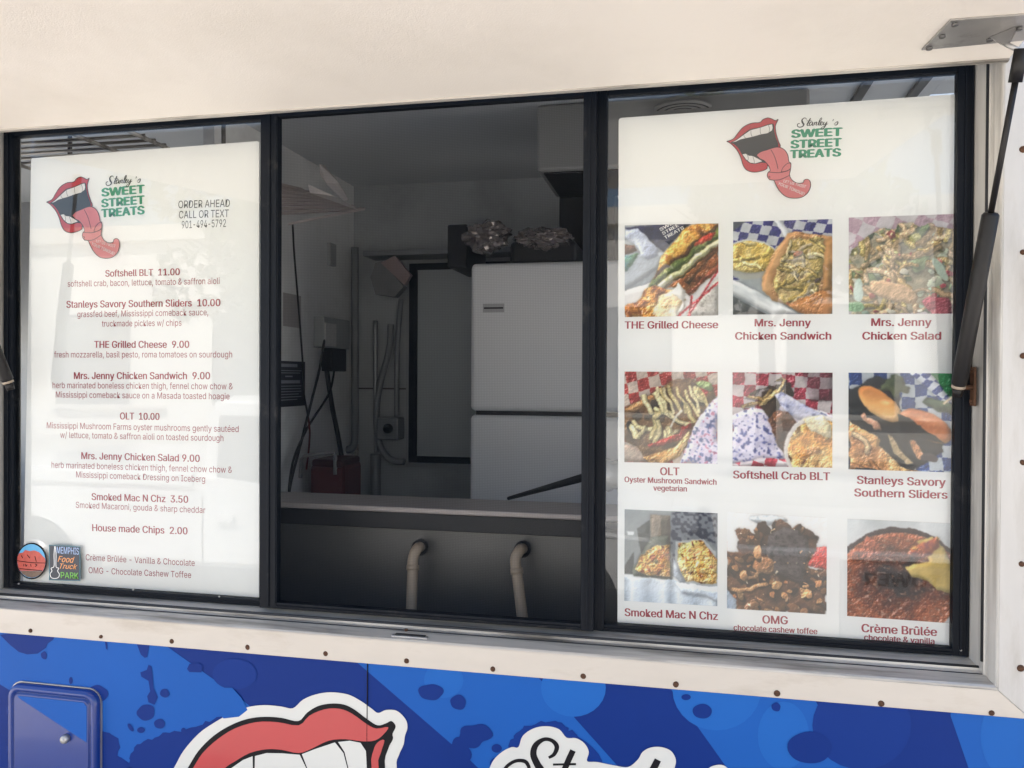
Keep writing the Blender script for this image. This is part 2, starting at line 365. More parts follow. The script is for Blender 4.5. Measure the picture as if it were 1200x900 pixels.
def ph_grilled():
    I = ramp(fb(1, 3), '8a97a8', 'a9b0b9', 'bfc3c8').copy()
    lay(I, GV > .62 + .3 * (.3 - GU), ramp(fb(2, 4), 'c9c9cb', 'e4e2e0', 'd4d2d2'))
    lay(I, inpoly([(0, .3), (.45, .3), (.4, .45), (.05, .68), (0, .7)]), ramp(fb(3, 3), '9aa4b2', 'b8bec8'))
    lay(I, inpoly([(0, .02), (.3, 0), (.7, 0), (.5, .2), (.42, .3), (.3, .2), (.1, .15)]), ramp(fb(4, 6), '1d1f38', '2c2f52', '35385c'))
    lay(I, inpoly([(0, .05), (.15, .03), (.37, .25), (.36, .33), (.25, .38), (.18, .35), (.1, .2), (0, .15)], .04), ramp(fb(5, 4), 'b4c3dc', 'dde4f2', 'a8b2cd'))
    lay(I, inpoly([(0, .2), (.1, .22), (.13, .28), (0, .32)]), ramp(fb(6, 5), '5c4438', '7d5a48'))
    lay(I, inpoly([(0, .33), (.16, .3), (.08, .42), (.02, .5), (0, .5)]), ramp(fb(6, 8), '5f9ab3', '5f8a52'))
    S = inpoly([(.27, .68), (.33, .5), (.4, .34), (.52, .18), (.66, .02), (.72, 0), (1, 0), (1, .5), (.7, .78), (.6, .7), (.5, .68), (.4, .7)], .03, 8)
    lay(I, S, ramp(fb(9, 7, 5, -.8), '4c2a16', 'a8702c', 'd9ab45', 'e8c868', 'b98034'))
    d = GU * .62 + GV * .78     # distance across the slice
    t = d + .05 * (fb(10, 6) - .5)
    for lo, hi, a, b, c in ((.62, .66, '6b3c1c', '3d2412', 'a76c30'), (.66, .735, '7f8f3c', '44582a', 'c9cf82'), (.735, .80, 'e6e3c4', 'c9cf94', 'f2efdc'),
                            (.80, .83, '38301c', '5c4a20', '2c2018'), (.83, .97, '8a4a20', 'b9713a', '5d2c16'), (.97, 1.1, '7c3424', 'a55638', '54261a')):
        m = S & (t > lo + .0) & (t < hi) & (GV > -.1); lay(I, m, ramp(fb(int(lo * 99), 11), a, b, c))
    lay(I, inell(.86, .17, .13, .035, -.62, .05) & S, ramp(fb(12, 8), 'b33226', 'd4533c'))
    lay(I, inpoly([(.64, .62), (1, .22), (1, .28), (.7, .66)], .02), ramp(fb(13, 8), '3c2414', '7a4a22'))
    lay(I, inpoly([(0, .9), (.1, .84), (.2, .78), (.22, .7), (.33, .66), (.48, .7), (.6, .78), (.66, .9), (.55, 1), (0, 1)], .05, 14), ramp(fb(15, 5, 8, .5), '3a1c10', '8e5324', 'd29a3c', 'ecc97c', 'c78a34'))
    lay(I, inpoly([(.36, .8), (.56, .72), (.64, .86), (.55, 1), (.3, 1)], .08, 16), ramp(fb(17, 4), 'f2e6c8', 'e9cf94', 'fbf4e4'))
    lay(I, inpoly([(.5, .74), (.58, .62), (.66, .72), (.64, .95), (.56, .98), (.62, .84)], .02), ramp(fb(18, 4), 'e3dfd9', 'f6f3ee'))
    lay(I, inpoly([(.66, .98), (1, .58), (1, 1), (.66, 1)]), ramp(fb(19, 30), 'b3ada6', 'cfcac2', '9d978f'))
    for l in ([(.57, 1), (1, .64)], [(.68, 1), (1, .5)], [(.72, .78), (.7, 1)]): lay(I, line(l, .011), 'b7343c')
    return I
def ph_chick():
    I = check(10, 10, .35, .2, 'dcdfe8', '38378c', 3).copy()
    lay(I, inpoly([(0, .4), (0, .58), (1, 1.2), (1, .9)]) | (GV > .62), ramp(fb(2, 3), '7d858c', '9da4a8', '6f777c'))
    lay(I, inpoly([(0, 0), (.13, 0), (.05, .06), (0, .1)]), '4b4e58')
    lay(I, inpoly([(.42, 0), (.5, 0), (.62, .2), (.56, .24)]), ramp(fb(3, 3), 'cfd3da', 'eef0f2'))
    lay(I, inell(.17, .4, .30, .21, .05), 'e9e9e4'); lay(I, inell(.17, .42, .28, .2, .05) & (GV > .44), 'a8a8a0')
    m = inell(.17, .38, .275, .17, .05); lay(I, m, ramp(fb(4, 7, 5, .5), '9a7a2c', 'cbb54e', 'e3d384', 'd9c35e'))
    strands(I, m, 5, 26, ['d8c660', 'e6d98e', 'b9a145', '8b6a34'], .018, .6, .9, .2)
    lay(I, inpoly([(0, .62), (.25, .75), (.65, .98), (.68, 1), (.4, 1), (0, .78)]), ramp(fb(6, 3, 10, .5), 'c9cdd0', 'eceeee', 'b2b8bc'))
    lay(I, inpoly([(0, .8), (.35, 1), (0, 1)]), ramp(fb(7, 3), '34383a', '54595a'))
    B = inpoly([(.55, .13), (.62, .12), (.98, .18), (1, .18), (1, 1), (.66, .98), (.56, .9), (.4, .85), (.3, .74), (.3, .6), (.38, .4)], .02, 9)
    lay(I, B, ramp(fb(8, 4, 3, .9), '7f5a34', 'b78b58', 'c9a06a', '94683c'))
    F = inpoly([(.6, .18), (.92, .18), (.95, .3), (.92, .6), (.85, .75), (.7, .82), (.55, .9), (.45, .82), (.42, .65), (.5, .4)], .06, 10)
    lay(I, F, ramp(fb(11, 8), '8c7a3c', 'b8a65c', 'c9ba7a', '9a7f50'))
    strands(I, F, 12, 60, ['c5b566', 'b3a04e', 'd8cc94', '9c8a48', 'a89a78'], .016, .3, 1.2, .22)
    blobs(I, F, 13, 10, ['a8503c', '8c6a74', '5c4a50', 'b5714c'], .02, .05)
    lay(I, inpoly([(.55, .9), (.8, .8), (.92, .72), (1, .7), (1, 1), (.68, 1)], .03, 14), ramp(fb(15, 4), '96602c', 'c48c4e', 'a87038'))
    lay(I, inpoly([(.93, .22), (1, .18), (1, .75), (.9, .75)], .02), ramp(fb(16, 3, 6), '87602f', 'b08650'))
    smooth(inpoly([(.55, .12), (.62, .12), (.42, .6), (.36, .85), (.28, .74), (.3, .6)])); smooth(GU > .9); smooth(inpoly([(0, .55), (.3, .7), (.7, 1), (0, 1)]), .1)
    I[:] = I * .93 + .05; return I
def ph_salad():
    I = check(7, 7, .5, .1, 'e2d6de', 'c79ab2', 3, .06) * .9 + .08
    m = inpoly([(0, .42), (.1, .25), (.28, .12), (.5, .09), (.8, .06), (1, .15), (1, 1), (0, 1)], .1, 4)
    lay(I, m, ramp(fb(5, 6), '5c5a4c', '8c8468', 'a89a7c', '6f7462'))
    blobs(I, m, 6, 60, ['6f8a58', '8fae72', '9cb8a0', 'c3cdb0', '54604c', 'a3a45c'], .03, .09, .75)
    strands(I, m, 7, 85, ['b89a6c', 'c9ac7e', 'a88a5c', 'bfa05c', 'b0a050'], .026, .4, 1.5, .22)
    blobs(I, m, 8, 14, ['b04a4c', 'a53c48', 'c46a5c'], .02, .05, .7)
    blobs(I, m, 9, 22, ['c9b87a', 'd4c48c', 'e2dcc4', 'b9c474'], .02, .045, .75)
    lay(I, inell(.42, .77, .25, .10, .35, .03), ramp(fb(10, 4), 'b08c5c', 'c9a678', 'a07c50'))
    lay(I, inell(.84, .93, .14, .09, .6, .05), ramp(fb(11, 5), '8c2c3c', 'b5485a')); lay(I, inell(.08, .75, .04, .12, 0, .03), 'c2d8cc'); lay(I, inell(.06, .92, .08, .06, 0, .05), '7fae7c')
    lay(I, inell(.86, .55, .04, .12, -.5, .03), 'b4c9b4')
    return I * .78 + .18
def ph_olt():
    I = check(8, 8, -.15, .1, 'dcc8b8', 'b4423c', 3).copy()
    lay(I, inpoly([(0, .8), (.3, .85), (.3, 1), (0, 1)]), ramp(fb(2, 5), '8a6c5c', 'c4b4a4'))
    lay(I, inpoly([(.25, .26), (.5, .1), (.7, .06), (.95, .15), (1, .35), (.75, .75), (.5, .98), (.25, 1), (.15, .85), (0, .75), (0, .4)], .03, 4), ramp(fb(5, 5), '4a3420', '7a5a34', '3a2a20'))
    lay(I, inpoly([(.0, .42), (.2, .3), (.45, .14), (.5, .12), (.3, .32), (.1, .45)], .02), ramp(fb(6, 5), 'a87a44', 'd0a468'))
    m = inpoly([(.05, .45), (.2, .28), (.45, .14), (.65, .06), (.85, .16), (.9, .35), (.75, .55), (.55, .7), (.3, .78), (.1, .75), (0, .7)], .08, 7)
    blobs(I, m, 8, 40, ['2c2420', '3d3228', '4a3c34', '5c4838'], .03, .07)
    lay(I, inpoly([(.25, .8), (.35, .76), (.6, .66), (.62, .6), (.75, .52), (.72, .62), (.6, .74), (.4, .82), (.27, .84)], .02), ramp(fb(9, 6), '8c2420', 'b83c30'))
    lay(I, inpoly([(.75, .18), (.9, .2), (.88, .3), (.78, .32)], .05), 'b23a34'); lay(I, inell(.86, .15, .1, .06, .3, .06), ramp(fb(10, 9), '7d9c58', 'a8bd7c'))
    lay(I, inpoly([(.2, .94), (.35, .9), (.55, .82), (.7, .65), (.72, .72), (.6, .92), (.45, 1), (.25, 1)], .02), ramp(fb(11, 5), 'a87c3c', 'd9b068', 'e8cc90'))
    strands(I, m, 12, 30, ['d9cf94', 'e6dca4', 'c9bd7c', 'bfb070'], .03, 1.0, .5, .28)
    rr_ = random.Random(2)
    for k in range(7):
        x = .34 + k * .075 + rr_.uniform(-.02, .02); y = .15 + k * .008 + rr_.uniform(-.03, .03); lay(I, line([(x, y), (x + .03 + rr_.uniform(-.03, .03), y + .08), (x + .08, y + .16), (x + .12 + rr_.uniform(-.03, .03), y + .27)], .014 + .006 * rr_.random()), rr_.choice(['d8ce90', 'c9bd7c', 'e4dca8']))
    lay(I, line([(.62, .42), (.55, .5), (.5, .6)], .012), 'e6e0d4')
    p = inpoly([(.95, .3), (1, .26), (1, 1), (.6, 1), (.68, .82), (.75, .6), (.85, .45)], .02)
    lay(I, p, ramp(fb(13, 3), 'd8c4dc', 'e4dcec', 'c9c4dc', 'eccfc4')); lay(I, p & (vn(14, 44, 48, .3) > .66), '707cae'); lay(I, p & (vn(15, 38, 42, .3) > .82), 'c07c9c')
    return I
def ph_crab():
    I = check(8, 8, .05, 0, 'ded0cf', 'b03048', 3).copy()
    lay(I, inpoly([(.7, .0), (1, 0), (1, .3), (.78, .3)]), check(8, 8, .05, 0, 'a08c90', '702838', 3))
    p = inpoly([(0, .45), (.2, .38), (.35, .4), (.45, .2), (.7, .35), (1, .45), (1, .7), (.6, .9), (0, 1)], .03)
    lay(I, p, ramp(fb(4, 4), 'b9b4cc', 'e2dcec', 'd4c9dc', 'efe4e2')); lay(I, p & (vn(5, 44, 46) > .70), '5a64a4')
    lay(I, inpoly([(0, .97), (.2, .93), (.6, .95), (.6, 1), (0, 1)]) | inpoly([(.12, 1), (.25, .9), (.7, .92), (.66, 1)]), check(9, 9, .4, 0, 'e8dadc', 'c44a5c', 8))
    d = inpoly([(.3, .2), (.45, .12), (.58, .1), (.62, .25), (.5, .28), (.45, .4), (.36, .5), (.28, .36)], .03)
    lay(I, d, ramp(fb(6, 8), '2a201c', '46362a'))
    strands(I, inpoly([(0, .4), (.2, .22), (.5, .05), (.6, .12), (.4, .3), (.15, .42)], .04), 7, 40, ['b8a060', 'd0ba78', '8c7440', '3c2c20'], .02, -.5, .4, .35)
    lay(I, inpoly([(.42, .22), (.5, .2), (.75, .35), (.98, .5), (.9, .55), (.7, .5), (.55, .45)], .02), ramp(vn(8, 26, 20, .5), '5c6494', 'b8bcd8', 'c9c8dc', 'dcdcec'))
    lay(I, inpoly([(.35, .5), (.45, .4), (.55, .42), (.66, .55), (.74, .65), (.7, .8), (.55, .9), (.47, .78)], .03, 9), ramp(fb(10, 9, 4, 1.2), '2c1c18', '4a3024', '6b4430', '33231c'))
    lay(I, inell(.46, .47, .07, .07, 0, .04), ramp(fb(11, 6), '7a4a2c', 'a06c40'))
    b = inell(.86, .82, .34, .38, 0, 0); lay(I, b & (GV > .45) & (GU > .5), 'ece6e0')
    b2 = inell(.88, .82, .32, .33, 0, 0) & (GV > .5); lay(I, b2, ramp(fb(12, 5), 'b9843c', 'd9ab50', 'e8cf8c', 'c08a44'))
    blobs(I, b2, 13, 40, ['d9a848', 'e6c470', 'c8903c', 'a8602c'], .03, .07, .8); lay(I, inpoly([(.72, .5), (.9, .46), (1, .55), (1, .68), (.8, .62)], .03), ramp(fb(14, 8), 'e4d8a8', 'f2ecd0'))
    return I
def ph_slider():
    I = check(8, 8, -.02, .0, 'ccd4dc', '264a9c', 3).copy()
    lay(I, inpoly([(.75, 0), (1, 0), (1, .4), (.86, .28)]), ramp(fb(2, 4), '1f8248', '2c9c58'))
    lay(I, inpoly([(.58, 0), (.78, 0), (1, .3), (.94, .36), (.8, .2)]), check(16, 9, .8, .3, 'dfe4ee', '2f4aa4', 5))
    lay(I, inpoly([(0, .2), (.25, .02), (.45, .08), (.5, .25), (.5, .5), (.9, .65), (.9, .8), (.6, 1), (0, 1)], .04, 4), ramp(fb(5, 6), '14161c', '24262a', '1c2430'))
    lay(I, inell(.42, .13, .12, .1, .6, .12, 6, 12), ramp(fb(6, 10), '3a4430', '56613c'))
    lay(I, inell(.3, .32, .25, .125, .72, .02), ramp(np.clip((GV - .1) * 2.4 - (GU - .2) * .4, 0, 1), 'b87a3c', 'c98c44', 'eab868', 'f0cc88', 'c88438'))
    lay(I, inell(.74, .53, .27, .13, .5, .02), ramp(np.clip((GV - .32) * 3 - (GU - .5) * .6, 0, 1), '8c4c24', 'd8986c', 'b86c34', 'c47c3c', 'dc9c50'))
    smooth(inell(.3, .32, .27, .14, .72) | inell(.74, .53, .29, .15, .5)); smooth((GU + GV < .95) & (GV < .35), .4)
    I += .22 * np.clip(1 - np.hypot((GU - .36) / .07, (GV - .30) / .04), 0, 1)[..., None] + .22 * np.clip(1 - np.hypot((GU - .72) / .10, (GV - .47) / .03), 0, 1)[..., None]
    lay(I, inpoly([(.47, .42), (.6, .47), (.8, .62), (.92, .7), (.75, .68), (.5, .6)], .03), '12141a')
    lay(I, inpoly([(.38, .62), (.42, .64), (.5, .8), (.62, .92), (.55, .93), (.42, .82)], .02), 'b9a478')
    lay(I, inpoly([(.14, .42), (.3, .56), (.32, .6), (.24, .58), (.12, .46)], .05), ramp(fb(7, 8), 'c08c6c', 'd8a888')); lay(I, inell(.66, .77, .05, .12, -.5, .06), 'd29a68')
    lay(I, inell(.78, .86, .07, .05, .3, .06), '4c4448'); lay(I, inpoly([(.75, .25), (.95, .3), (.98, .42), (.85, .4), (.72, .3)], .05), ramp(fb(8, 10), '28382c', '54684c'))
    m = inpoly([(0, .52), (.15, .58), (.32, .68), (.3, .76), (.5, .94), (.7, 1), (0, 1)], .05, 9); lay(I, m, ramp(fb(10, 5), '8c5c2c', 'c9985c', 'e3c07c', 'a87440'))
    strands(I, m, 11, 30, ['d8ac64', 'ecd098', 'b88044', '8a5428'], .03, .3, .6, .25)
    lay(I, line([(.9, .3), (1, .22)], .012), 'd9c49c'); return I
def ph_mac():
    I = ramp(fb(1, 2), '8c9294', '9ea2a2').copy()
    lay(I, inpoly([(.13, .2), (.28, .1), (.28, .6), (.18, .5)]), '50544f'); lay(I, inpoly([(.28, .04), (.5, .05), (.5, .4), (.28, .35)]), ramp(vn(2, 22, 1), '5e5a50', '8c7c68', '6e6656'))
    p = inpoly([(.5, 0), (1, 0), (1, .4), (.9, .3), (.62, .3), (.55, .8), (.5, .4)]); lay(I, p, '7c8088'); lay(I, p & (vn(3, 32, 38) > .58), '34384a')
    lay(I, inpoly([(0, .62), (.1, .45), (.1, .7), (0, .72)]), '4a4e4c'); lay(I, inpoly([(.03, .24), (.1, .24), (.1, .28), (.03, .28)]), 'f2f4f4')
    lay(I, GV > .71, ramp(np.abs(GU * 2.4 % 1.2 - .6) * 1.6, 'b2bcc8', 'd2dae4', 'e8edf2', '9aa6b4'))
    lay(I, (GV > .7) & (GV < .735), 'eef0f0'); lay(I, inpoly([(.08, .66), (.16, .5), (.3, .28), (.48, .26), (.52, .74), (.1, .72)]), ramp(fb(4, 5), '54584c', '7a7c6c'))
    m = inpoly([(.1, .66), (.2, .5), (.33, .38), (.48, .34), (.5, .7), (.18, .7)], .04); pal = ['e8b848', 'f0cc68', 'd89c3c', 'b8703c', '94502c', 'f4dc90']
    lay(I, m, ramp(fb(5, 12), 'a45c34', 'dca44c', 'eec868', 'cc8c44')); blobs(I, m, 6, 70, pal, .012, .035, .85)
    lay(I, inpoly([(.55, .32), (.85, .28), (.98, .42), (1, .8), (.62, .78), (.55, .55)]), 'c9ccd0'); m = inpoly([(.59, .33), (.85, .31), (.95, .45), (1, .5), (1, .76), (.66, .75), (.58, .55)], .03)
    lay(I, m, ramp(fb(7, 12), 'c07c48', 'ecbc5c', 'f6dc88', 'cc8c5c')); blobs(I, m, 8, 80, pal + ['f6e490', 'a4583c'], .012, .035, .85)
    lay(I, inpoly([(.53, .5), (.6, .62), (.66, .75), (.62, .78), (.53, .7)]), ramp(vn(9, 18, 20), '8890a0', 'c4cad2')); lay(I, inpoly([(.53, .76), (1, .8), (1, .95), (.62, .88)], .03), ramp(vn(10, 14, 16), 'b8c4d4', 'e4ecf6', 'd0d8e4'))
    return I
def ph_omg():
    I = ramp(fb(1, 2), 'f4f1ee', 'faf8f6').copy()
    lay(I, inpoly([(.82, .32), (1, .3), (1, .54), (.82, .52)], .02), ramp(fb(2, 4), 'd8342c', 'e84c3c')); lay(I, inpoly([(0, .78), (.12, .86), (.1, 1), (0, 1)]), 'a8b8cc')
    lay(I, inell(.42, .06, .18, .045, 0, .03), ramp(fb(3, 8), '9aa2a8', 'e0e4e6', '707880'))
    m = inpoly([(0, .45), (.02, .4), (.12, .4), (.1, .28), (.09, .2), (.16, .17), (.28, .2), (.3, .1), (.38, .08), (.44, .16), (.5, .07), (.62, .06), (.66, .12), (.75, .08), (.84, .15), (.9, .2), (.88, .35), (.82, .5), (.9, .55), (1, .55), (1, 1), (.1, 1), (.08, .88), (0, .8)], .05, 4, 9)
    lay(I, m, ramp(fb(5, 6), '2c1c14', '4c3020', '6b452a', '38241a'))
    blobs(I, m, 6, 70, ['3a2418', '5c3a22', '7c5230', '2a1c18', '8c6038', '4a3024'], .03, .09, .65)
    blobs(I, m & ((GV > .5) | (GU < .4)), 7, 40, ['b08048', 'c89a5c', '9c6c38', '6c4828'], .02, .055, .6)
    d = inpoly([(.42, .22), (.55, .12), (.72, .14), (.84, .25), (.82, .45), (.75, .7), (.5, .6), (.4, .42)], .04, 8); lay(I, d, ramp(fb(9, 22), '1e181a', '3c3436', '544a4a', '2a2224'))
    lay(I, inell(.36, .53, .11, .085, 0, .04), ramp(fb(10, 5), '7c5230', 'b4824c', '8c5c34'))
    strands(I, m & (GV > .6), 11, 24, ['a47844', 'c4945a', '6c4828', '3a2a28', '2c2224'], .024, .1, .35, .35)
    blobs(I, m, 12, 40, ['ecc88c', 'f4e4c4', 'd8a468'], .006, .014, .9); blobs(I, m & ((GV > .62) | (GU < .35) | (GU > .85)), 15, 26, ['c4884c', 'b87840', 'd8a060'], .02, .05, .6); return I
def ph_creme():
    I = ramp(fb(1, 2), 'c4c8ca', 'e4e6e6', 'b2b8ba').copy()
    lay(I, inell(.5, .72, .66, .66, 0, .015, 2, 14), '3a2a2c')
    m = inell(.5, .74, .63, .63, 0, .02, 3, 10); t = np.clip(-.02 + np.hypot((GU - .48) * .95, (GV - .60) * 1.25) * 1.55 + .5 * (fb(4, 9) - .5), 0, 1)
    lay(I, m, ramp(t, '2a2020', '3c2c2a', '6e3a26', '98532f', 'a86440')); lay(I, m & (vn(5, 40, 52) > .84), ramp(fb(6, 20), 'a06c50', 'c49c84'))
    lay(I, m & (vn(7, 42, 60) > .93), 'd8c0ac'); lay(I, inpoly([(.1, .35), (.2, .18), (.34, .22), (.3, .4), (.15, .45)], .06), ramp(fb(7, 6), '8c4c34', 'b5684a'))
    c = inpoly([(.66, .2), (.8, .13), (.88, .2), (.96, .36), (1, .5), (1, .7), (.85, .68), (.76, .6), (.6, .56), (.54, .46), (.6, .44), (.78, .4)], .03, 8); lay(I, c, ramp(fb(9, 3), 'b09c50', 'd4c26c', 'c0ac5c'))
    smooth(c)
    lay(I, inpoly([(.62, .22), (.84, .14), (.86, .25), (.74, .38), (.55, .32)], .06, 10), ramp(fb(10, 16), '7a3c3c', 'b0603c', 'd8b04c'))
    lay(I, inpoly([(.9, 1), (1, .88), (1, 1)]), 'd2d4d4'); return I

def photo_print(name, lbl, img, c4, yb, parent):
    tl, tr, bl, br = [P(x, y, yb) for x, y in c4]
    sd = len(bpy.data.meshes); du = .008 * (fb(sd, 16, oc=2) - .5); dv = .008 * (fb(sd + 3, 16, oc=2) - .5)
    ii = np.clip(((GV + dv) * (N - 1)).astype(int), 0, N - 1); jj = np.clip(((GU + du) * (N - 1)).astype(int), 0, N - 1)
    img = img[ii, jj]; img = (img * 2 + np.roll(img, 1, 0) + np.roll(img, 1, 1) + np.roll(img, -1, 0) + np.roll(img, -1, 1)) / 6
    sat = (img.max(-1) - img.min(-1))[..., None]; k = np.clip(sat * 2.4, .06, 1) * (SMOOTH[0] * (.35 + .9 * fb(sd + 3, 4)))[..., None]; SMOOTH[0] = np.ones(GU.shape); L1, h1 = relief(sd + 7, 11); L2, h2 = relief(sd + 31, 30)
    img = img * (1 + k * (.22 * L1 + .19 * L2 + .22 * (h1 - .5))[..., None])
    SMK = k / np.clip(sat * 2.4, .06, 1)
    hl = np.clip((L1 * .6 + L2 * .8)[..., None] - .66, 0, 1) * np.clip(sat * 3 - .4, 0, 1) * SMK; img = img * (1 - hl * .8) + hl * .85
    gy_ = img.mean(-1, keepdims=True); img = gy_ + (img - gy_) * np.array([.92, .90, .86]); wsat = np.clip(sat * 2 - .15, 0, 1); img = img * (1 + wsat * (np.array([1.03, .955, .93]) - 1))
    img = np.clip(img * 1.04 + .012, 0, 1); lin = np.where(img <= .04045, img / 12.92, ((img + .055) / 1.055) ** 2.4) * .88
    u = GU[..., None]; v = GV[..., None]
    A = [np.array(q) for q in (tl, tr, bl, br)]
    co = (A[0] * (1 - u) + A[1] * u) * (1 - v) + (A[2] * (1 - u) + A[3] * u) * v
    me = bpy.data.meshes.new(name); nv = N * N; nf = (N - 1) ** 2
    me.vertices.add(nv); me.vertices.foreach_set('co', co.reshape(-1))
    j, i = np.mgrid[0:N - 1, 0:N - 1]; a = j * N + i
    q = np.stack([a, a + N, a + N + 1, a + 1], -1).reshape(-1)
    me.loops.add(nf * 4); me.loops.foreach_set('vertex_index', q.astype(np.int32))
    me.polygons.add(nf); me.polygons.foreach_set('loop_start', np.arange(0, nf * 4, 4, dtype=np.int32)); me.update(calc_edges=True)
    at = me.color_attributes.new("ink", 'FLOAT_COLOR', 'POINT')
    at.data.foreach_set('color', np.concatenate([lin, np.ones((N, N, 1))], -1).reshape(-1)); me.materials.append(PRINT)
    o = link(bpy.data.objects.new(name, me), parent); o['label'] = lbl; return o

# ================================================================== THE SETTING
def build_setting():
    g = mat("street_asphalt", (.42, .385, .34), .9, var=.12, vs=2.5, bump=.8, bs=90, dirt=(.34, .31, .27), dirt_s=.6, dirt_lo=.5, dirt_hi=.7)
    o = meshobj("ground", [(-300, -300, 0), (300, -300, 0), (300, 300, 0), (-300, 300, 0)], [(0, 1, 2, 3)], g); o['kind'] = 'structure'
    cmt = mat("pavement_concrete", (.42, .40, .36), .85, var=.08, vs=5, bump=.4, bs=60)
    o = box("pavement", -60, 60, -16, -9.5, -.2, .13, cmt); o['kind'] = 'structure'
build_setting()

# ================================================================== FOOD TRUCK
TRUCK = thing("food_truck", "blue wrapped food truck with a cream raised hatch and a serving window", "food truck")
X0, X1 = P(4, 420, .075).x - .012, .5205            # serving opening, left and right
ZB, ZT = 1.158, 2.2165            # top of the lower trim, hinge line
CEIL = P(530, 213, 2.05).z
XL, XR, YF = -3.6, 2.8, 2.09
def build_body():
    t = .0
    # side panel round the opening: four sheets with thickness butted together in one mesh
    bm = bmesh.new()
    box_bm(bm, XL, XR, 0, .03, .35, 1.12); box_bm(bm, XL, X0 - .03, 0, .03, 1.121, 2.9)
    box_bm(bm, X1 + .04, XR, 0, .03, 1.121, 2.9); box_bm(bm, X0 - .029, X1 + .039, 0, .03, 2.286, 2.9)
    side = bmobj("side_panel", bm, BLUED, TRUCK)
    y1, y2, y3, y4 = -.0006, -.0010, -.0014, -.0024
    w = lambda yy: (lambda px, py: P(px, py, yy))
    def clipz(p): return Vector((p.x, p.y, min(p.z, 1.12)))
    wc = lambda yy: (lambda px, py: clipz(P(px, py, yy)))
    S = [[(-300, 650), (-300, 620), (192, 730), (192, 755), (280, 817), (352, 876), (470, 975), (620, 1130), (420, 1130), (150, 893), (0, 802), (-300, 640)],
         [(417, 760), (631, 780), (631, 794), (717, 890), (930, 1130), (800, 1130), (550, 890), (417, 775)],
         [(785, 790), (956, 808), (956, 822), (1002, 900), (1150, 1150), (1040, 1150), (852, 900), (785, 806)],
         [(1114, 820), (1420, 850), (1420, 1180), (1280, 1180), (1135, 900), (1114, 839)]]
    for s in S:
        o = flat("wrap_stripe", s, wc(y1), BLUEL, side)
    for c in (ell(520, 797, 23, 21), ell(672, 806, 38, 34), ell(840, 808, 52, 48), ell(1205, 862, 56, 62), ell(918, 862, 30, 40)):
        c2 = [p for p in c]
        o = flat("wrap_bubble", c2, wc(y2), BLUEH, side)
    for c in (ell(1010, 850, 58, 52), ell(275, 790, 26, 18), ell(650, 900, 60, 40, wob=.1)):
        flat("wrap_shade_spot", c, wc(-.0012), BLUEM, side)
    def q(pts): return [(x / 5, 740 + y / 5) for x, y in pts]
    spl = [q([(0, 20), (20, 40), (60, 80), (110, 120), (160, 135), (220, 130), (270, 95), (280, 70), (310, 50), (320, 30), (100, 5)]),
           q(ell(258, 140, 19, 22, wob=.15)), q(ell(415, 288, 11, 21)), q(ell(570, 365, 60, 52, wob=.1, seed=4)),
           q([(800, 70), (875, 80), (862, 150), (848, 155), (825, 135)]), q([(615, 60), (628, 65), (630, 110), (620, 100)]),
           q([(870, 195), (888, 205), (895, 260), (900, 330), (925, 385), (905, 430), (870, 415), (862, 380), (880, 350), (870, 290), (828, 265), (822, 240), (860, 225)]),
           q(ell(965, 362, 28, 25, seed=2, wob=.08)), q(ell(855, 475, 54, 46, seed=5, wob=.1)), q(ell(935, 541, 33, 28, wob=.05)),
           q(ell(765, 563, 12, 27, rot=-.6)), q(ell(826, 578, 23, 17)), q([(1095, 220), (1110, 190), (1160, 185), (1190, 200), (1180, 240), (1110, 238)]),
           q(ell(1075, 580, 14, 16)), q(ell(1130, 585, 17, 18)),
           ell(505, 811, 14, 10, wob=.12, seed=3), ell(537, 823, 9.5, 8.5, wob=.1), ell(556, 862, 19, 14, wob=.25, seed=9), ell(582, 877, 6, 5), ell(540, 880, 12, 16, wob=.2, seed=2),
           ell(804, 817, 5.5, 3.5), ell(823, 833.5, 11.5, 8.5, wob=.04), ell(909.5, 828.5, 5.5, 5, wob=.1), ell(949, 876, 26.5, 18.5, wob=.03), ell(584, 895, 10, 8)]
    for i_, s in enumerate(spl): flat("wrap_splash", s, wc(y3 - .00003 * i_), BLUED, side)
    rnd = random.Random(4)
    def ragged(pts, amp, seed):
        rnd = random.Random(seed); out = []
        for (a, b), (c, d) in zip(pts, pts[1:]):
            n = max(2, int(math.hypot(c - a, d - b) / 4))
            for i in range(n):
                t = i / n; out.append((a + (c - a) * t + rnd.uniform(-amp, amp), b + (d - b) * t + rnd.uniform(-amp, amp)))
        return out
    flat("wrap_splash", ragged([(150, 900), (156, 876), (168, 868), (182, 866), (190, 857), (212, 858), (225, 852), (240, 846), (262, 838), (300, 834), (340, 880)], 1.7, 3) + [(420, 960), (500, 1100), (300, 1100)], wc(y2), BLUED, side)
    flat("wrap_splash", ragged([(118, 856), (128, 858), (138, 866), (141, 876), (138, 886), (148, 893), (160, 905)], 1.0, 5) + [(300, 1000), (200, 1000), (116, 900)], wc(y2), BLUED, side)
    flat("wrap_splash", ragged(ell(640, 888, 46, 42, n=34) + [(686, 888)], 2.4, 8), wc(y3), BLUEM, side)
    flat("wrap_splash", [(262, 806), (272, 806), (283, 818), (290, 832), (280, 840), (262, 842), (255, 835), (268, 826)], wc(y4), BLUEL, side)
    # vertical seam of the panel
    a = P(431, 774); b = P(433, 905)
    box("panel_seam", a.x - .0007, a.x + .0007, -.0032, -.0005, .36, 1.107, DBLACK, side)
    # other walls, roof, floor, inside
    box("roof_panel", XL, .0, .03, 2.14, 2.86, 2.9, FRIDGE, TRUCK)
    rp = bpy.data.objects["roof_panel"]
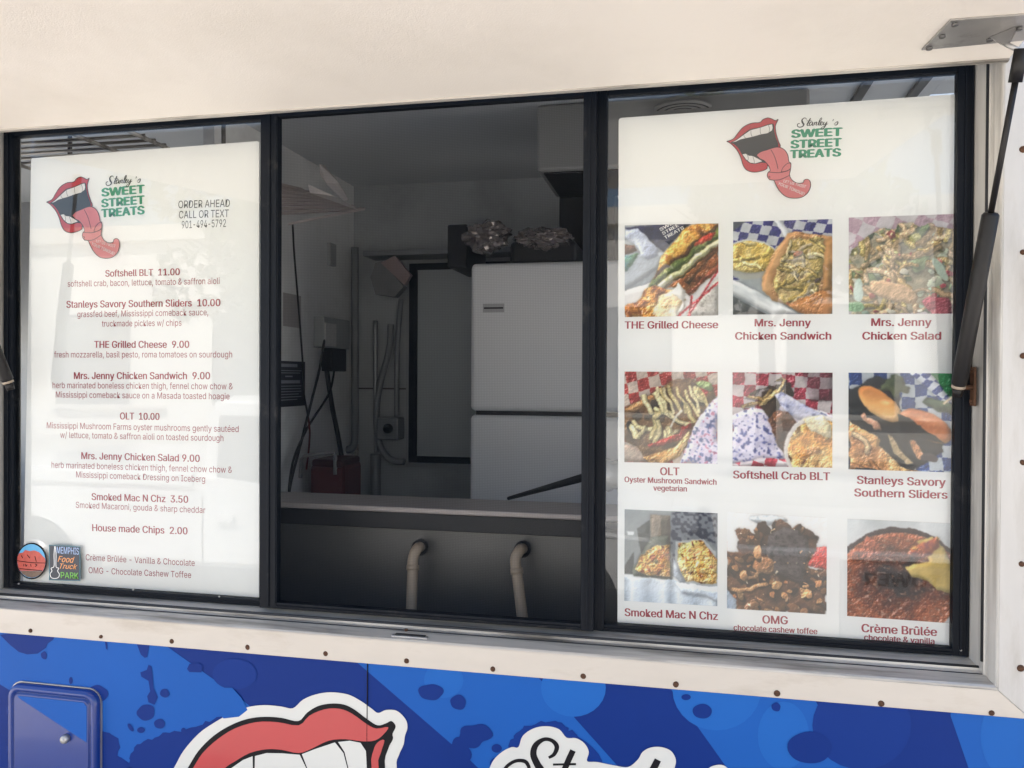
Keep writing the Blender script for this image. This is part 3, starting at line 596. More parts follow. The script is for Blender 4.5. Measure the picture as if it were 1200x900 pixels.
    bm = bmesh.new(); box_bm(bm, .001, .75, .03, 2.14, 2.86, 2.9); box_bm(bm, .751, 1.65, .03, 1.25, 2.86, 2.9); box_bm(bm, .751, 1.65, 1.95, 2.14, 2.86, 2.9); box_bm(bm, 1.651, XR, .03, 2.14, 2.86, 2.9)
    bmobj("roof_panel", bm, FRIDGE, TRUCK)
    bm = bmesh.new(); box_bm(bm, XL, .75, .031, YF - .04, CEIL, CEIL + .02); box_bm(bm, .751, 1.65, .031, 1.25, CEIL, CEIL + .02); box_bm(bm, .751, 1.65, 1.95, YF - .04, CEIL, CEIL + .02); box_bm(bm, 1.651, XR, .031, YF - .04, CEIL, CEIL + .02)
    bmobj("ceiling_panel", bm, INT_CEIL, TRUCK)
    bm = bmesh.new(); box_bm(bm, .73, .749, 1.23, 1.97, CEIL + .021, 2.859); box_bm(bm, 1.652, 1.67, 1.23, 1.97, CEIL + .021, 2.859); box_bm(bm, .749, 1.651, 1.23, 1.249, CEIL + .021, 2.859); box_bm(bm, .749, 1.651, 1.951, 1.97, CEIL + .021, 2.859)  # unseen roof opening and its shaft, added to bring daylight inside
    bmobj("daylight_shaft", bm, INT_CEIL, TRUCK)
    box("floor_deck", XL, XR, .031, 2.13, .72, .78, mat("floor_vinyl", (.45, .44, .42), .5, var=.1), TRUCK)
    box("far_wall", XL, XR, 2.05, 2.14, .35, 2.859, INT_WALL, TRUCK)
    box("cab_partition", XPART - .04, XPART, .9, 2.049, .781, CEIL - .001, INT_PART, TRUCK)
    bm = bmesh.new(); box_bm(bm, XL - .04, XL - .001, 0, 2.14, .35, 1.2); bmobj("bulkhead", bm, INT_WALL, TRUCK)
    box("cab_header", XL - .04, XL - .001, 0, 2.14, 1.9, 2.9, INT_WALL, TRUCK)  # unseen gap between bulkhead and header, added to let daylight in
    bm = bmesh.new(); box_bm(bm, XR + .001, XR + .04, 0, .25, .35, 2.9); box_bm(bm, XR + .001, XR + .04, 1.9, 2.14, .35, 2.9); box_bm(bm, XR + .001, XR + .04, .25, 1.9, 2.5, 2.9); bmobj("rear_wall", bm, INT_WALL, TRUCK)  # wide unseen opening, added so daylight reaches the partition
    bm = bmesh.new()
    for wx in (-2.7, 1.9):
        pass
    for wx in (-2.7, 1.9):
        for wy in (.12, 1.75):
            wbm = bmesh.new(); tube_bm(wbm, [(wx, wy, .38), (wx, wy + .24, .38)], .38, 28)
            wh = bmobj("wheel", wbm, RUBBER, TRUCK, False)
            wbm = bmesh.new(); tube_bm(wbm, [(wx, wy - .01, .38), (wx, wy + .245, .38)], .21, 20); bmobj("rim", wbm, STEEL, wh, False)
    bm.free()
    box("chassis", XL + .2, XR - .2, .4, 1.7, .42, .7, INT_DARK, TRUCK)
    return side
XPART = P(414, 455, 2.05).x
SIDE = build_body()

# ------------------------------------------------------------------ trim flange with screws
def screw_mesh():
    bm = bmesh.new(); r = bmesh.ops.create_uvsphere(bm, u_segments=10, v_segments=6, radius=1.0)
    bmesh.ops.delete(bm, geom=[v for v in bm.verts if v.co.z < -.05], context='VERTS')
    for v in bm.verts: v.co = Vector((v.co.x * .0056, -v.co.z * .0036, v.co.y * .0056))
    bmesh.ops.recalc_face_normals(bm, faces=bm.faces)
    me = bpy.data.meshes.new("screw"); bm.to_mesh(me); bm.free(); me.materials.append(RUST)
    for p in me.polygons: p.use_smooth = True
    return me
SCREW = screw_mesh()
def screw(px, py, y, parent, nm="screw"):
    o = bpy.data.objects.new(nm, SCREW); link(o, parent); o.location = P(px, py, y); o.rotation_euler = (random.uniform(-.2, .2), random.uniform(0, 3), random.uniform(-.2, .2)); k_ = random.uniform(.8, 1.12); o.scale = (k_, random.uniform(.7, 1.3), k_ * random.uniform(.85, 1.1)); return o
def prism(name, pts, y0, y1, m, parent, bev=.0):   # outline in x-z, between depths
    bm = bmesh.new(); f = [bm.verts.new((x, y0, z)) for x, z in pts]; k = [bm.verts.new((x, y1, z)) for x, z in pts]; n = len(pts)
    bm.faces.new(f); bm.faces.new(k[::-1])
    for i in range(n): bm.faces.new((f[i], k[i], k[(i + 1) % n], f[(i + 1) % n]))
    if bev:
        bmesh.ops.recalc_face_normals(bm, faces=bm.faces)
        bmesh.ops.bevel(bm, geom=[e for e in bm.edges if abs(e.verts[0].co.y - y0) < 1e-6 and abs(e.verts[1].co.y - y0) < 1e-6], offset=bev, segments=2, affect='EDGES')
    return bmobj(name, bm, m, parent)
FB = 1.107                                # lower edge of the flange
wd = .052                                  # flange width
lo = prism("lower_trim", [(X0 - wd, FB), (X1 + wd, FB + .003), (X1 + .0006, ZB - .003), (X0, ZB + .003)], -.0045, -.0002, FLANGE, TRUCK, .0012)
for p in [(36, 739), (118.5, 746), (201.5, 751.5), (290, 758.5), (381.5, 766), (476.5, 774.5), (577.5, 784), (683.5, 792.5), (792, 802), (910.5, 812.5), (1032.5, 824.5), (1162, 835.5)]:
    screw(p[0], p[1], -.0045, lo)
rt = prism("upright_trim", [(X1 + .0014, ZB - .003), (X1 + wd + .0008, FB + .003), (X1 + wd + .03, FB + .03), (X1 + wd + .03, 2.30), (X1 + .0014, 2.30)], -.0045, -.0002, FLANGEV, TRUCK, .0012)
for p in [(1199, 175), (1199, 295.6), (1199, 417), (1198.5, 542), (1197, 661), (1196, 783)]:
    screw(p[0], p[1], -.0045, rt)
lt = prism("upright_trim", [(X0 - .0008, ZB + .003), (X0 - .0008, 2.30), (X0 - wd, 2.30), (X0 - wd, FB + .001)], -.0045, -.0002, FLANGEV, TRUCK, .0012)
for k in range(7):
    o = bpy.data.objects.new("screw", SCREW); link(o, lt); o.location = (X0 - .035, -.0045, 1.25 + k * .16)
# sill and jambs: stepped extrusions
def extr(name, prof, a, b, axis, m, parent):
    bm = bmesh.new(); A = []; B = []
    for y, h in prof:
        if axis == 'x': A.append(bm.verts.new((a(y), y, h))); B.append(bm.verts.new((b(y), y, h)))
        else: A.append(bm.verts.new((h, y, a(y)))); B.append(bm.verts.new((h, y, b(y))))
    for i in range(len(prof) - 1): bm.faces.new((A[i], B[i], B[i + 1], A[i + 1]))
    return bmobj(name, bm, m, parent)
YW = .075                                   # front of the black window frames
ZW0 = min(P(150, 698, YW).z, P(1125, 768, YW).z - .002)
def dz(y): return (ZB - .001) + (y + .004) / .079 * (ZW0 - .0065 - ZB)
SP = [(-.0035, ZB - .004), (-.003, ZB + .000), (.0, ZB + .003), (.028, dz(.028) + .004), (.034, dz(.03) + .001), (.044, dz(.044) + .002), (.0445, dz(.044) + .006), (.056, dz(.056) + .006), (.0565, dz(.05) + .0065), (.079, dz(.079) + .0055), (.080, dz(.05) - .01)]
sill = extr("window_sill", SP, lambda y: X0 + .001 + y * -.05, lambda y: X1 + .001 - y * .05, 'x', ALU, TRUCK)
b = tube("seal_strip", [(X0 + .0, .048, dz(.048) + .0075), (X1 - .008, .048, dz(.048) + .0055)], .0032, RUBBER, sill, 8)
b = tube("seal_strip", [(X0 + .0, .036, dz(.036) + .0025), (X1 - .008, .036, dz(.036) + .0005)], .0010, RUBBER, sill, 6)
dx = lambda y: X1 - .001 - (y + .004) / .079 * (X1 - .001 - (P(1137, 420, YW).x + .005))
def pxof(p):
    v = (camo.matrix_world.inverted() @ Vector(p)); return 600 + FPX * v.x / -v.z
ysl = min((abs(pxof((dx(k / 1000) - .003, k / 1000, 1.6)) - 1153.5), k / 1000) for k in range(5, 75))[1]
JP = [(-.0035, X1 + .003), (-.003, X1 + .0005), (0, X1 - .0015), (ysl - .018, dx(ysl - .02) - .002), (ysl - .010, dx(ysl - .01)), (ysl - .004, dx(ysl)), (ysl - .0038, dx(ysl) - .002), (ysl + .006, dx(ysl) - .002), (.13, dx(.13) - .002)]
jr = extr("window_jamb", JP, lambda y: dz(y) + .002, lambda y: 2.263, 'z', ALUV, TRUCK)
b = tube("seal_strip", [(dx(ysl) - .0025, ysl, 1.19), (dx(ysl) - .0025, ysl, 2.262)], .0034, RUBBER, jr, 8)
JL = [(-.0035, X0 - .003), (-.003, X0), (0, X0 + .001), (.04, X0 + .004), (.056, X0 + .006), (.13, X0 + .008)]
jl = extr("window_jamb", JL, lambda y: dz(y) + .002, lambda y: 2.263, 'z', ALUV, TRUCK)
b = tube("seal_strip", [(X0 + .008, .047, 1.19), (X0 + .008, .047, 2.262)], .0034, RUBBER, jl, 8)
head = box("window_head", X0, X1 - .02, .0, .13, 2.2635, 2.285, ALU, TRUCK)
# dirty latch slot in the sill
a = P(460, 743, .014); b2 = P(502, 746, .014); a.z = dz(.016) + .0015
lp = box("latch_plate", a.x, b2.x, .006, .026, a.z - .004, a.z + .0022, STEEL, sill, .001)
o = box("latch_slot", a.x + .006, b2.x - .006, .011, .022, a.z - .0015, a.z + .0032, RUBBER, sill)
tube("screw", [(P(476, 737, .03).x, .03, a.z + .004), (P(476, 737, .03).x, .03, a.z + .009)], .0035, RUST, sill, 8)

# ------------------------------------------------------------------ windows
def frame_bars(x0, x1, z0, z1, wl, wr, wb, wt, y0, y1, name, parent, rib=True):
    bm = bmesh.new(); bv = .0012
    box_bm(bm, x0, x0 + wl, y0, y1, z0, z1, bv); box_bm(bm, x1 - wr, x1, y0, y1, z0, z1, bv)
    box_bm(bm, x0 + wl + .0002, x1 - wr - .0002, y0, y1, z0, z0 + wb, bv); box_bm(bm, x0 + wl + .0002, x1 - wr - .0002, y0, y1, z1 - wt, z1, bv)
    if rib:   # raised ribs of the extrusion
        for xx, w in ((x0, wl), (x1 - wr, wr)):
            box_bm(bm, xx + w * .42, xx + w * .58, y0 - .003, y0 + .002, z0 + .004, z1 - .004, .0008)
            box_bm(bm, xx + w * .82, xx + w * .95, y0 - .002, y0 + .002, z0 + wb * .8, z1 - wt * .8, .0006)
        box_bm(bm, x0 + wl, x1 - wr, y0 - .003, y0 + .002, z0 + wb * .35, z0 + wb * .55, .0006)
    return bmobj(name, bm, FRAMEBLK, parent)
ZW1 = 2.262
lx0 = P(4, 420, YW).x; lx1 = P(316, 420, YW).x
rx0 = P(690, 420, YW).x; rx1 = P(1137, 420, YW).x + .003
def window_unit(x0, x1, z0, z1, wl, wr, wb, wt, y0, label):
    w = frame_bars(x0, x1, z0, z1, wl, wr, wb, wt, y0, y0 + .022, "sliding_window", TRUCK); w['label'] = label
    g = box("glass_pane", x0 + wl * .8, x1 - wr * .8, y0 + .008, y0 + .0095, z0 + wb * .6, z1 - wt * .6, GLASS, w)
    # a single sheet reflects like one pane: keep only the outer face
    me = g.data; bm = bmesh.new(); bm.from_mesh(me); bm.faces.ensure_lookup_table()
    dele = [f for f in bm.faces if f.normal.y > -.5]; bmesh.ops.delete(bm, geom=dele, context='FACES'); bm.to_mesh(me); bm.free()
    return w, g
WL_, GL_ = window_unit(lx0, lx1, ZW0, ZW1, .026, .022, .0135, ZW1 - P(150, 150.5, YW).z, YW, "left sliding pane in a black frame")
WR_, GR_ = window_unit(rx0, rx1, P(1125, 768, YW).z - .002, ZW1, P(710, 420, YW).x - rx0, rx1 - P(1119.5, 420, YW).x, .0135, ZW1 - P(900, 99, YW).z, YW, "right sliding pane in a black frame")
YS = .052
sx0 = P(304.5, 420, YS).x; sx1 = P(697.5, 420, YS).x
WS_ = frame_bars(sx0, sx1, P(305, 712, YS).z, ZW1, P(325, 420, YS).x - sx0, sx1 - P(682, 420, YS).x, .0135, ZW1 - P(600, 118, YS).z, YS, YS + .018, "screen_frame", TRUCK)
scr = meshobj("insect_screen", [(sx0 + .01, YS + .010, P(305, 706, YS).z), (sx1 - .01, YS + .010, P(305, 706, YS).z), (sx1 - .01, YS + .010, 2.257), (sx0 + .01, YS + .010, 2.257)], [(0, 1, 2, 3)], SCREEN, WS_)
# small screw heads and drip marks in the frames
for (px, py, yy, w) in ((156, 691, YW - .001, WL_), (257, 699, YW - .001, WL_), (1126, 762, YW - .001, WR_), (22, 684, YW - .001, WL_)):
    s = tube("frame_screw", [P(px, py, yy), P(px, py, yy - .002)], .0022, STEEL, w, 8)

# ------------------------------------------------------------------ hatch, struts
SL = .10; HY = -.006
def hz(y): return ZT + (HY - y) * SL
hn = Vector((0, SL, 1)).normalized(); hp0 = (0, HY, ZT)
HL = 1.08; HX0, HX1 = X0 + .006, X1 + .006
hv = []
for x in (HX0, HX1):
    for y in (HY, HY - HL):
        for k in (0, .035): hv.append((x, y + (.0 if y == HY else 0), hz(y) + k))
hatch = meshobj("hatch", hv, [(0, 1, 3, 2), (4, 6, 7, 5), (0, 4, 5, 1), (2, 3, 7, 6), (0, 2, 6, 4), (1, 5, 7, 3)], HATCH, TRUCK)
hatch['label'] = "cream underside of the raised serving hatch"
bm = bmesh.new(); bmesh.ops.recalc_face_normals
es = [(HX0, HX1, HY - .010, HY, 0)]
bm.free()
e0 = meshobj("edge_strip", [(HX0, HY + .001, hz(HY) - .004), (HX1, HY + .001, hz(HY) - .004), (HX1, HY - .007, hz(HY - .007) - .0030), (HX0, HY - .007, hz(HY - .007) - .0030),
                            (HX0, HY + .001, hz(HY) + .03), (HX1, HY + .001, hz(HY) + .03), (HX1, HY - .007, hz(HY - .007) - .0003), (HX0, HY - .007, hz(HY - .007) - .0003)],
             [(0, 3, 2, 1), (0, 1, 5, 4), (3, 7, 6, 2)], ALU, hatch)
tube("hinge_rod", [(HX0, HY + .004, ZT + .001), (HX1, HY + .004, ZT + .001)], .0035, RUBBER, hatch, 8)
def Hp(px, py, off=0.):
    p0 = Vector(hp0) - hn * off; return PPL(px, py, p0, hn)
def plate(name, pix, off0, off1, m, parent):
    A = [Hp(x, y, off0) for x, y in pix]; B = [p - hn * (off1 - off0) for p in A]; n = len(A)
    return meshobj(name, A + B, [tuple(range(n))[::-1], tuple(range(n, 2 * n))] + [(i, (i + 1) % n, n + (i + 1) % n, n + i) for i in range(n)], m, parent)
br = plate("strut_bracket", [(1080, 57), (1114, 22), (1235, 13), (1235, 42)], .0005, .0035, STEEL, hatch); br['label'] = "galvanised strut bracket screwed to the hatch corner"
for (px, py) in [(1119, 28), (1104, 42), (1089, 56), (1160, 46), (1194, 33)]:
    c = Hp(px, py, .0035); tube("bolt_head", [c, c - hn * .003], .0050, STAIND, hatch, 8)
def strut(sgn, foot, top, parent, base_m):
    f = Vector(foot); t = Vector(top); d = (t - f).normalized(); L = (t - f).length
    cyl = tube("gas_strut", [f, f + d * .004, f + d * .006, f + d * L * .545, f + d * (L * .545 + .004)], [.010, .0125, .0132, .0132, .010], STRUT, TRUCK, 18)
    tube("rod", [f + d * (L * .545 + .002), t - d * .03], .0048, STRUT, cyl, 12)
    tube("end_fitting", [t - d * .045, t + d * .004], [.0105, .0105], STRUT, cyl, 8)
    tube("end_ring", [f - d * .004, f + d * .001], .0115, PVC, cyl, 14)
    tube("end_fitting", [f - d * .02, f - d * .003], [.008, .0095], STRUT, cyl, 10)
    return cyl
ft = P(1123.5, 452, .050); tp = Hp(1196.5, 60, .045)
st = strut(1, ft, tp, TRUCK, None)
# foot bracket on the jamb, rusty
bk = box("strut_foot_plate", dx(.06) - .0095, dx(.06) - .0052, .050, .070, P(1140, 476, .05).z, P(1140, 430, .05).z, RUST, TRUCK, .001)
tube("ball_stud", [(dx(.06) - .0095, .056, ft.z - .003), (ft.x + .004, .050, ft.z - .003)], .0045, RUST, bk, 8)
for zz in (436, 470):
    c = P(1140, zz, .058); tube("screw", [(dx(.06) - .009, .060, c.z), (dx(.06) - .0125, .060, c.z)], .004, RUST, bk, 8)
# clevis that takes the strut
cl = [Hp(1152, 42, .004), Hp(1178, 28, .004), Hp(1188, 40, .004)]
c0 = Hp(1168, 40, .0035); c1 = Hp(1190, 30, .0035)
lug = [Hp(1160, 44, .004), Hp(1190, 32, .004), Hp(1189, 40, .030), Hp(1180, 56, .036), Hp(1172, 52, .026)]
th = Vector((0, -.003, 0)); V = lug + [p + th for p in lug]; n = 5
meshobj("clevis", V, [tuple(range(5)), tuple(range(9, 4, -1))] + [(i, (i + 1) % n, n + (i + 1) % n, n + i) for i in range(n)], STEEL, hatch)
th2 = [Hp(1163, 36, .004), Hp(1186, 26, .004), Hp(1186, 30, .004), Hp(1164, 41, .004)]
tube("clevis_pin", [Hp(1179, 52, .032), tp], .004, STEEL, hatch, 8)
# left strut, its foot just inside the frame
fl = P(9, 447, .012); strut(-1, fl, Vector((fl.x - .09, -.16, 2.20)), TRUCK, None)
lb = box("strut_foot_plate", X0 + .002, X0 + .006, .002, .03, fl.z - .045, fl.z + .03, RUST, TRUCK, .001)

# ------------------------------------------------------------------ locker door on the left
def locker():
    a = P(9, 803, -.014); b = P(113.5, 812, -.014); z1 = P(60, 806, -.014).z; z0 = z1 - .34
    def rr(x0, x1, z0, z1, r, n=6):
        out = []
        for cx, cz, a0 in ((x1 - r, z1 - r, 0), (x0 + r, z1 - r, 90), (x0 + r, z0 + r, 180), (x1 - r, z0 + r, 270)):
            for k in range(n + 1):
                t = math.radians(a0 + 90 * k / n); out.append((cx + r * math.cos(t), cz + r * math.sin(t)))
        return out
    LM = mat("locker_gloss_blue", (.006, .032, .19), .24, var=.08, coat=.25)
    rings = [(0, -.001, .028), (0, -.010, .028), (.003, -.016, .026), (.008, -.0185, .022), (.013, -.0175, .018), (.0155, -.0125, .016), (.0175, -.0125, .015), (.019, -.0165, .014), (.021, -.0172, .013)]
    bm = bmesh.new(); R = []
    for ins, y, r in rings: R.append([bm.verts.new((x, y, z)) for x, z in rr(a.x + ins, b.x - ins, z0 + ins, z1 - ins, r)])
    for p, q in zip(R, R[1:]):
        for i in range(len(p)): bm.faces.new((p[i], p[(i + 1) % len(p)], q[(i + 1) % len(p)], q[i]))
    bm.faces.new(R[-1]); d = bmobj("locker_door", bm, LM, TRUCK, True)
    for p in d.data.polygons:
        if len(p.vertices) > 6: p.use_smooth = False
    d['label'] = "small glossy blue locker door with rounded corners"
    bm = bmesh.new(); Q = [(-.0005, -.0005), (-.0035, .0012)]
    rim = [rr(a.x - .001, b.x + .001, z0 - .001, z1 + .001, .029), rr(a.x - .0032, b.x + .0032, z0 - .0032, z1 + .0032, .031)]
    A = [bm.verts.new((x, -.004, z)) for x, z in rim[0]]; B = [bm.verts.new((x, -.004, z)) for x, z in rim[1]]; C2 = [bm.verts.new((x, -.0005, z)) for x, z in rim[1]]
    for i in range(len(A)): j = (i + 1) % len(A); bm.faces.new((A[i], A[j], B[j], B[i])); bm.faces.new((B[i], B[j], C2[j], C2[i]))
    bmobj("rim_strip", bm, STEEL, d)
    x0, x1 = a.x + .022, b.x - .022; pz = lambda px, py: P(px, py, -.0178)
    # lighter printed corner of the wrap, clipped to the door face
    p1 = pz(22, 818); p2 = pz(99, 868)
    zt = z1 - .023
    flat("wrap_stripe", [(p1.x, p1.z), (x0 + .006, zt), (x1 - .008, zt), (x1, zt - .008), (x1, p2.z - .004)], lambda x, z: Vector((x, -.0178, z)), BLUEL, d)
    k = pz(78, 865)
    kb = tube("lock_knob", [(k.x, -.0172, k.z), (k.x, -.024, k.z), (k.x, -.029, k.z), (k.x, -.0295, k.z)], [.0095, .0095, .0075, .006], STEEL, d, 16)
    tube("lock_core", [(k.x, -.029, k.z), (k.x, -.0305, k.z)], .0045, ALU, d, 12)
    for pz_ in (833, 878):
        c = P(11, pz_, -.012); box("hinge_tab", a.x - .004, a.x + .004, -.013, -.002, c.z - .008, c.z + .008, BLUEM, d, .001)
locker()

# ------------------------------------------------------------------ logo and decals
def line_up(s1, s2, d1, d2):        # similarity: logo units -> metres in the x-z plane, from two point pairs
    a = complex(s1[0], -s1[1]); b = complex(s2[0], -s2[1]); c = complex(*d1); d = complex(*d2); k = (d - c) / (b - a)
    return lambda x, y: (lambda w: (w.real, w.imag))(c + k * (complex(x, -y) - a))
LIPS = [(50, 278), (110, 255), (150, 200), (200, 140), (270, 105), (345, 98), (375, 70), (415, 55), (450, 63), (488, 80), (512, 70), (502, 100), (492, 140), (505, 210), (530, 280), (545, 345), (450, 500), (438, 540), (380, 565), (310, 572), (250, 550), (215, 500), (190, 430), (150, 360), (90, 300)]
OPEN = [(90, 289), (140, 262), (200, 212), (262, 165), (350, 145), (420, 120), (465, 112), (474, 122), (480, 170), (500, 240), (527, 335), (440, 470), (385, 480), (330, 492), (280, 485), (235, 450), (200, 400), (170, 350), (130, 310)]
UT = [(104, 287), (145, 264), (205, 216), (268, 170), (352, 149), (424, 124), (461, 116), (468, 150), (463, 174), (425, 200), (362, 212), (285, 235), (225, 248), (180, 258), (140, 278)]
LT = [(206, 402), (235, 396), (265, 415), (300, 418), (345, 440), (392, 468), (330, 488), (282, 481), (240, 448)]
TG = [(335, 412), (370, 380), (430, 360), (500, 337), (545, 337), (590, 362), (622, 410), (636, 470), (655, 490), (655, 550), (650, 600), (678, 648), (728, 675), (775, 670), (785, 645), (815, 637), (840, 660), (845, 710), (820, 770), (770, 808), (700, 818), (630, 803), (570, 752), (530, 690), (510, 652), (470, 642), (447, 610), (452, 575), (470, 555), (450, 510), (410, 465), (370, 445)]
SCRIPT = [[(770, 72, 2), (762, 60, 3), (745, 60, 4), (730, 78, 6), (736, 100, 8), (748, 120, 7), (738, 138, 5), (712, 145, 4), (694, 135, 4), (694, 115, 4), (712, 108, 3)],
          [(806, 60, 5), (792, 92, 6), (778, 122, 5), (788, 130, 3), (798, 122, 2)], [(772, 86, 2), (818, 82, 2)],
          [(828, 98, 3), (812, 96, 4), (798, 112, 5), (802, 128, 4), (816, 122, 3), (830, 100, 3), (824, 122, 5), (834, 128, 3), (842, 118, 2)],
          [(846, 98, 4), (840, 126, 4)], [(842, 114, 2), (856, 98, 3), (864, 102, 5), (858, 122, 4), (868, 126, 2), (878, 116, 2)],
          [(880, 110, 2), (902, 78, 3), (906, 60, 3), (896, 62, 3), (886, 90, 5), (880, 118, 5), (888, 127, 3), (896, 118, 2)],
          [(896, 112, 2), (912, 104, 3), (912, 94, 3), (901, 98, 4), (896, 116, 5), (906, 127, 3), (920, 114, 2)],
          [(930, 96, 4), (922, 116, 4), (930, 124, 3), (944, 112, 3), (956, 94, 3)], [(956, 94, 3), (942, 132, 5), (926, 158, 4), (910, 164, 3), (908, 152, 3), (930, 136, 2), (966, 112, 2)],
          [(1012, 72, 4), (1004, 90, 2)], [(1018, 118, 2), (1040, 98, 3), (1052, 96, 3), (1050, 112, 5), (1040, 126, 4), (1022, 124, 3)]]
def logo(parent, mp, yb):
    fn = lambda lay_: (lambda x, y: (lambda q: Vector((q[0], yb - .00035 * lay_, q[1])))(mp(x, y)))
    lg = flat("lip_print", [tuple(p) for p in catmull(LIPS[:7], 4)] + [tuple(p) for p in catmull(LIPS[6:11], 4)][1:] + [tuple(p) for p in catmull(LIPS[10:] + LIPS[:1], 4)][1:-1], fn(1), PRED, parent)
    flat("mouth_shadow_print", [tuple(p) for p in catmull(OPEN, 3, True)], fn(2), PDARK, lg)
    flat("upper_teeth_print", UT, fn(3), PWHITE, lg); flat("lower_teeth_print", LT, fn(3), PWHITE, lg)
    for ln_ in ([[(206, 216), (212, 235), (228, 248)], [(270, 170), (272, 205), (285, 234)], [(354, 150), (356, 185), (364, 211)], [(428, 124), (440, 160), (436, 192)], [(250, 400), (262, 440), (256, 465)], [(302, 420), (315, 455), (322, 486)]]): ribbon("tooth_line_print", ln_, 1.8, fn(4), PDARK, lg)
    tg = flat("tongue_print", [tuple(p) for p in catmull(TG, 3, True)], fn(5), PPINK, parent)
    ribbon("outline_print", [LIPS + LIPS[:1]], 3.4, fn(4), PDARK, lg)
    ribbon("outline_print", [OPEN + OPEN[:1]], 2.0, fn(4.5), PDARK, lg)
    ribbon("outline_print", [TG + TG[:1]], 3.2, fn(6), PDARK, tg)
    for ln_ in ([[(465, 360), (495, 410), (520, 470), (541, 542)], [(572, 572), (585, 530), (625, 488), (655, 492)], [(572, 572), (625, 560), (655, 535)], [(452, 572), (560, 577), (650, 548)], [(470, 646), (560, 645), (655, 598)], [(458, 610), (472, 618), (468, 628)]]): ribbon("fold_line_print", ln_, 2.6, fn(7), PDARK, tg)
    def lt(s, x0, y0, x1, y1, cap, lay_, m, off, par, nm="lettering", sh=0.):
        A = fn(lay_)(x0, y0); B = fn(lay_)(x1, y1); sc = (fn(0)(1, 0) - fn(0)(0, 0)).length
        return lettering(s, A, B, cap * sc, (0, -1, 0), m, par, off, sh, nm)
    lt("LET US TWIST", 596, 668, 800, 722, 26, 8, PWHITE, .01, tg); lt("YOUR TONGUE!", 546, 690, 790, 792, 28, 8, PWHITE, .01, tg)
    nm = ribbon("script_name_print", SCRIPT, 3, fn(3), PDARK, parent)
    for s, yl, yr in (("SWEET", 247, 228), ("STREET", 347, 326), ("TREATS", 441, 420)):
        lt(s, 641, yl - 3, 1101, yr - 3, 74, 1, PGREEN, .05, parent)

def mouth_decal():
    sm = lambda pts: [tuple(p) for p in catmull(q(pts), 3, True)]
    q = lambda pts: [(200 + x / 4, 800 + y / 4) for x, y in pts]
    f = lambda lay_: (lambda px, py: P(px, py, -.0022 - .0005 * lay_))
    halo = q([(-300, 760), (-290, 690), (-215, 640), (-140, 610), (-60, 520), (15, 400), (60, 320), (130, 240), (200, 190), (280, 145), (360, 115), (440, 105), (520, 112), (573, 120), (620, 80), (680, 55), (750, 45), (830, 55), (890, 85), (940, 120), (972, 142), (1010, 128), (1060, 132), (1100, 170), (1110, 210), (1098, 250), (1092, 290), (1070, 340), (1060, 400), (1100, 620), (1180, 900), (1200, 1150), (960, 1500), (700, 1680), (460, 1700), (240, 1620), (100, 1440), (-40, 1060), (-200, 860)])
    halo = [tuple(p) for p in catmull(halo, 4, True)]
    hl = lab(flat("mouth_decal", halo, f(0), DWHITE, TRUCK), "large red lips decal with white border below the window")
    blk = q([(-240, 720), (-235, 700), (-100, 640), (-20, 540), (30, 480), (80, 400), (130, 320), (200, 250), (280, 200), (360, 170), (440, 160), (520, 165), (598, 180), (640, 140), (690, 110), (750, 98), (810, 102), (860, 125), (920, 170), (970, 200), (1010, 190), (1035, 180), (1055, 205), (1040, 240), (1042, 265), (1020, 310), (1005, 400), (1060, 650), (1130, 900), (1140, 1130), (920, 1440), (680, 1610), (460, 1640), (280, 1560), (150, 1400), (10, 1020), (-150, 800)])
    flat("outline", [tuple(p) for p in catmull(blk, 4, True)], f(1), DBLACK, hl)
    flat("lip", sm([(-200, 715), (-60, 640), (20, 540), (105, 400), (150, 330), (220, 265), (300, 215), (400, 185), (500, 185), (600, 200), (650, 155), (720, 125), (790, 122), (850, 145), (920, 195), (965, 215), (1020, 208), (1000, 240), (960, 270), (900, 275), (820, 265), (740, 272), (660, 310), (600, 330), (520, 315), (450, 312), (370, 330), (300, 370), (255, 400), (150, 500), (60, 620), (-60, 690)]), f(2), DRED, hl)
    flat("lip", sm([(1002, 270), (970, 280), (950, 320), (942, 400), (990, 640), (1080, 900), (1110, 900), (1040, 640), (975, 400), (985, 330)]), f(2), DRED, hl)
    flat("lip", sm([(-150, 760), (0, 780), (120, 960), (220, 1220), (360, 1400), (560, 1420), (760, 1330), (900, 1300), (860, 1420), (680, 1560), (460, 1590), (300, 1520), (190, 1380), (50, 1000)]), f(2), DRED, hl)
    for t in ([(285, 400), (340, 362), (384, 345), (385, 400), (380, 560), (200, 640), (180, 560)], [(395, 344), (450, 330), (520, 331), (605, 338), (635, 400), (660, 560), (560, 610), (400, 600), (392, 500)],
              [(615, 335), (680, 310), (770, 280), (810, 330), (828, 400), (820, 500), (760, 540), (672, 555), (640, 400)], [(785, 278), (840, 272), (890, 282), (915, 320), (920, 400), (900, 470), (832, 495), (833, 400), (815, 325)]):
        flat("tooth", q(t), f(2), DWHITE, hl)
    tg = lab(flat("tongue", q([(500, 1250), (620, 1120), (850, 1040), (1100, 1010), (1260, 1080), (1350, 1300), (1360, 1500), (1000, 1560), (800, 1420)]), f(3), DPINK, TRUCK), "pink tongue of the large lips decal")
mouth_decal()
